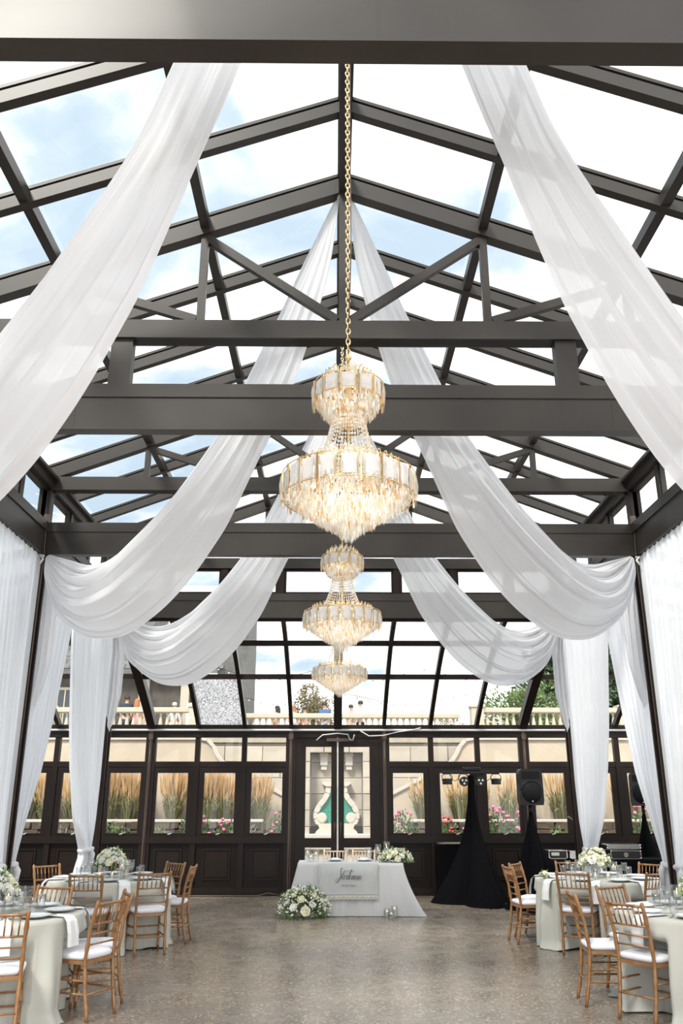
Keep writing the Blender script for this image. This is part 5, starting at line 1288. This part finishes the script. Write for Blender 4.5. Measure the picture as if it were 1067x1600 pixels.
MB().box((-5.2,HYF-1.4,3.36),(-3.3,HYF-0.35,4.9)).build('annex', M_housewh, hs_, label='white annex wall')
dm = MB().box((-6.6,HYF+1.5,7.6),(-3.9,HYF+4,9.8)).build('dormer', M_housewh, hs_, label='white dormer')
for x in (-6.2,-5.4,-4.6): MB().box((x-0.25,HYF+1.45,8.7),(x+0.25,HYF+1.5,9.5)).build('dormer_window', M_dglass, dm)
for x, w_ in ((-10.0,0.8),(-8.6,0.8)):
    f = MB().box((x-w_/2-0.08,HYF-0.06,3.6),(x+w_/2+0.08,HYF+0.01,5.6)).build('window_frame', M_houset, hs_); MB().box((x-w_/2,HYF-0.08,3.7),(x+w_/2,HYF-0.05,5.5)).build('pane', M_dglass, f)
    for q in (-0.13, 0.13): MB().box((x+q-0.02,HYF-0.1,3.7),(x+q+0.02,HYF-0.07,5.5)).build('glazing_bar', M_houset, f)
# string lights
for i, (xa, xb, y_, z_) in enumerate(((-4.0,6.5,28.5,5.95),(-4.0,9.0,30.5,5.35))):
    st = thing('string_lights', '%s string of small bulbs hung over the terrace' % ('upper' if i == 0 else 'lower'), 'string lights', (0,0,0)); pts = [(lerp(xa, xb, k/30), y_, z_-0.35*math.sin(PI*(k % 10)/10)) for k in range(31)]
    MB().tube(pts, 0.008, 4).build('wire', M_blackp, st); b = MB()
    for p in pts[::1]: b.ball((p[0],p[1],p[2]-0.06),0.035,6,4)
    b.build('bulbs', M_steel, st, kind='stuff')
    for x in (xa, xb): MB().tube([(x,y_,3.36),(x,y_,z_+0.05)],0.02,6).build('pole', M_blackp, st)

# ================================================================== people on the terrace
def skin_mesh(verts, edges, radii, name, m_, root=0, lv=1):
    me = bpy.data.meshes.new(name); me.from_pydata(verts, edges, []); o = bpy.data.objects.new('tmp', me); COL.objects.link(o)
    bm = bmesh.new(); bm.from_mesh(me); ly = bm.verts.layers.skin.verify(); bm.verts.ensure_lookup_table()
    for v, r_ in zip(bm.verts, radii): v[ly].radius = (r_, r_) if not isinstance(r_, tuple) else r_; v[ly].use_root = (v.index == root)
    bm.to_mesh(me); bm.free(); o.modifiers.new('s', 'SKIN'); sb_ = o.modifiers.new('d', 'SUBSURF'); sb_.levels = lv
    bpy.context.view_layer.update(); me2 = bpy.data.meshes.new_from_object(o.evaluated_get(bpy.context.evaluated_depsgraph_get())); bpy.data.objects.remove(o)
    me2.materials.clear(); me2.materials.append(m_); me2.name = name
    for p in me2.polygons: p.use_smooth = True
    return me2
def person(x, y, h_, rz, hair, top, bottom, label, longhair=False, dress=False, armbent=0.6):
    s_ = h_/1.75; t = thing('person', label, 'person', (x,y,3.36), rz, None)
    V = {}; vs = []; rd = []; ed = []
    def v(n, p, r_): V[n] = len(vs); vs.append(Vector(p)*s_); rd.append(r_*s_ if not isinstance(r_, tuple) else (r_[0]*s_, r_[1]*s_))
    v('pel',(0,0,0.95),0.13); v('waist',(0,0,1.12),0.115); v('chest',(0,0,1.32),0.135); v('neckb',(0,0,1.46),0.07); v('neck',(0,0.005,1.52),0.05); v('head',(0,-0.01,1.60),0.075); v('crown',(0,-0.005,1.69),0.07)
    for sx, n in ((-1,'l'),(1,'r')):
        v('sh'+n,(sx*0.17,0,1.42),0.058); v('el'+n,(sx*0.23,0.02,1.14),0.042); v('wr'+n,(sx*0.18,-0.18*armbent,1.14-0.22*(1-armbent)+0.04),0.030); v('ha'+n,(sx*0.14,-0.28*armbent,1.16-0.30*(1-armbent)),0.034)
        v('hip'+n,(sx*0.09,0,0.88),0.10); v('kn'+n,(sx*0.10,-0.01,0.48),0.060); v('an'+n,(sx*0.10,0.02,0.09),0.042); v('to'+n,(sx*0.10,-0.13,0.03),0.032)
    E_ = ['pel waist','waist chest','chest neckb','neckb neck','neck head','head crown']
    for n in 'lr': E_ += ['chest sh'+n,'sh%s el%s' % (n,n),'el%s wr%s' % (n,n),'wr%s ha%s' % (n,n),'pel hip'+n,'hip%s kn%s' % (n,n),'kn%s an%s' % (n,n),'an%s to%s' % (n,n)]
    ed = [tuple(V[a] for a in e_.split()) for e_ in E_]
    link('body', skin_mesh(vs, ed, rd, 'body', M_skin), t)
    def sub(names, extra, nm, m_):
        idx = [V[n] for n in names]; mp = {o: i for i, o in enumerate(idx)}; ee = [(mp[a], mp[b]) for a, b in ed if a in mp and b in mp]
        link(nm, skin_mesh([vs[i] for i in idx], ee, [rd[i]+extra*s_ for i in idx], nm, m_), t)
    sub(['pel','waist','chest','neckb','shl','ell','wrl','shr','elr','wrr'] if not dress else ['pel','waist','chest'], 0.016, 'jacket' if not dress else 'bodice', top)
    if dress: MB().lathe([(0.13*s_,1.02*s_),(0.17*s_,0.85*s_),(0.22*s_,0.5*s_),(0.27*s_,0.08*s_),(0.255*s_,0.08*s_)], n=20, cap=False).build('skirt', bottom, t)
    else: sub(['pel','hipl','knl','anl','hipr','knr','anr'], 0.014, 'trousers', bottom)
    hm = MB(); hm.lathe([(0.088,0.0),(0.097,0.04),(0.092,0.09),(0.06,0.125),(0.001,0.135)], (0,0.018,1.60), 14, True, False)
    if longhair: hm.lathe([(0.10,-0.28),(0.105,-0.1),(0.09,0.03)], (0,0.045,1.62), 14, True, False)
    me = hm.mesh('hair', hair); me.transform(Matrix.Scale(s_, 4)); link('hair', me, t)
    fm = MB()
    for sx in (-1, 1): fm.ball((sx*0.03,-0.083,1.632),0.010,6,4)
    me = fm.mesh('eyes', M_blackp); me.transform(Matrix.Scale(s_, 4)); link('eyes', me, t)
    fm = MB(); fm.ball((0,-0.094,1.605),0.013,6,4,(0.8,0.8,1.5)); me = fm.mesh('nose', M_skin); me.transform(Matrix.Scale(s_, 4)); link('nose', me, t)
    fm = MB(); fm.box((-0.022,-0.088,1.566),(0.022,-0.078,1.574)); me = fm.mesh('mouth', M_red); me.transform(Matrix.Scale(s_, 4)); link('mouth', me, t)
    fm = MB()
    for sx in (-1, 1): fm.ball((sx*0.083,0.0,1.615),0.018,6,4,(0.5,1,1.3))
    me = fm.mesh('ears', M_skin); me.transform(Matrix.Scale(s_, 4)); link('ears', me, t)
    return t
Hb = mat('hair_blonde', (0.55,0.38,0.18), 0.6); Hr = mat('hair_auburn', (0.38,0.15,0.06), 0.6); Hd = mat('hair_dark', (0.02,0.015,0.012), 0.5); Hg = mat('hair_grey', (0.5,0.48,0.45), 0.7)
C1 = mat('cloth_navy', (0.03,0.04,0.065), 0.8); C2 = mat('cloth_blue', (0.06,0.13,0.28), 0.8); C3 = mat('cloth_white', (0.75,0.75,0.76), 0.8); C4 = mat('cloth_floral', (0.55,0.22,0.24), 0.8, var=0.5, vscale=15); C5 = mat('cloth_black', (0.015,0.015,0.018), 0.8); C6 = mat('cloth_pink', (0.75,0.20,0.30), 0.8); C7 = mat('cloth_green', (0.03,0.16,0.10), 0.8)
PY = 28.0
person(-8.05,29.9,1.68,PI,Hb,C1,C1,'blonde person at the left balustrade, back turned',True)
person(-7.35,29.9,1.84,PI+0.3,Hd,C1,C1,'tall person in a dark suit at the left balustrade')
person(-6.95,29.8,1.72,PI-0.4,Hr,C4,C4,'auburn-haired person in a floral dress at the left balustrade',True,True)
person(-5.65,29.8,1.60,PI,Hg,C3,C3,'grey-haired person in white, right of the left group')
person(-2.15,31.0,1.62,-PI/2,Hd,C5,C6,'dark-haired person in black with a pink skirt, seen from the side',True,True)
person(-1.55,31.4,1.68,0.4,Hr,C3,C4,'auburn-haired person in a pale top near the round tree',True,True)
person(-1.15,31.6,1.64,-0.5,Hd,C4,C4,'dark-haired person in a floral dress in front of the round tree',False,True)
person(-0.42,31.2,1.76,-0.2,Hd,C2,C2,'person in a blue suit in front of the round tree')
person(0.56,31.0,1.66,PI/2,Hd,C3,C3,'dark-haired person in a white dress facing the white shirt',False,True)
person(0.88,31.0,1.80,-PI/2,Hd,C3,C1,'tall person in a white shirt right of centre on the terrace')
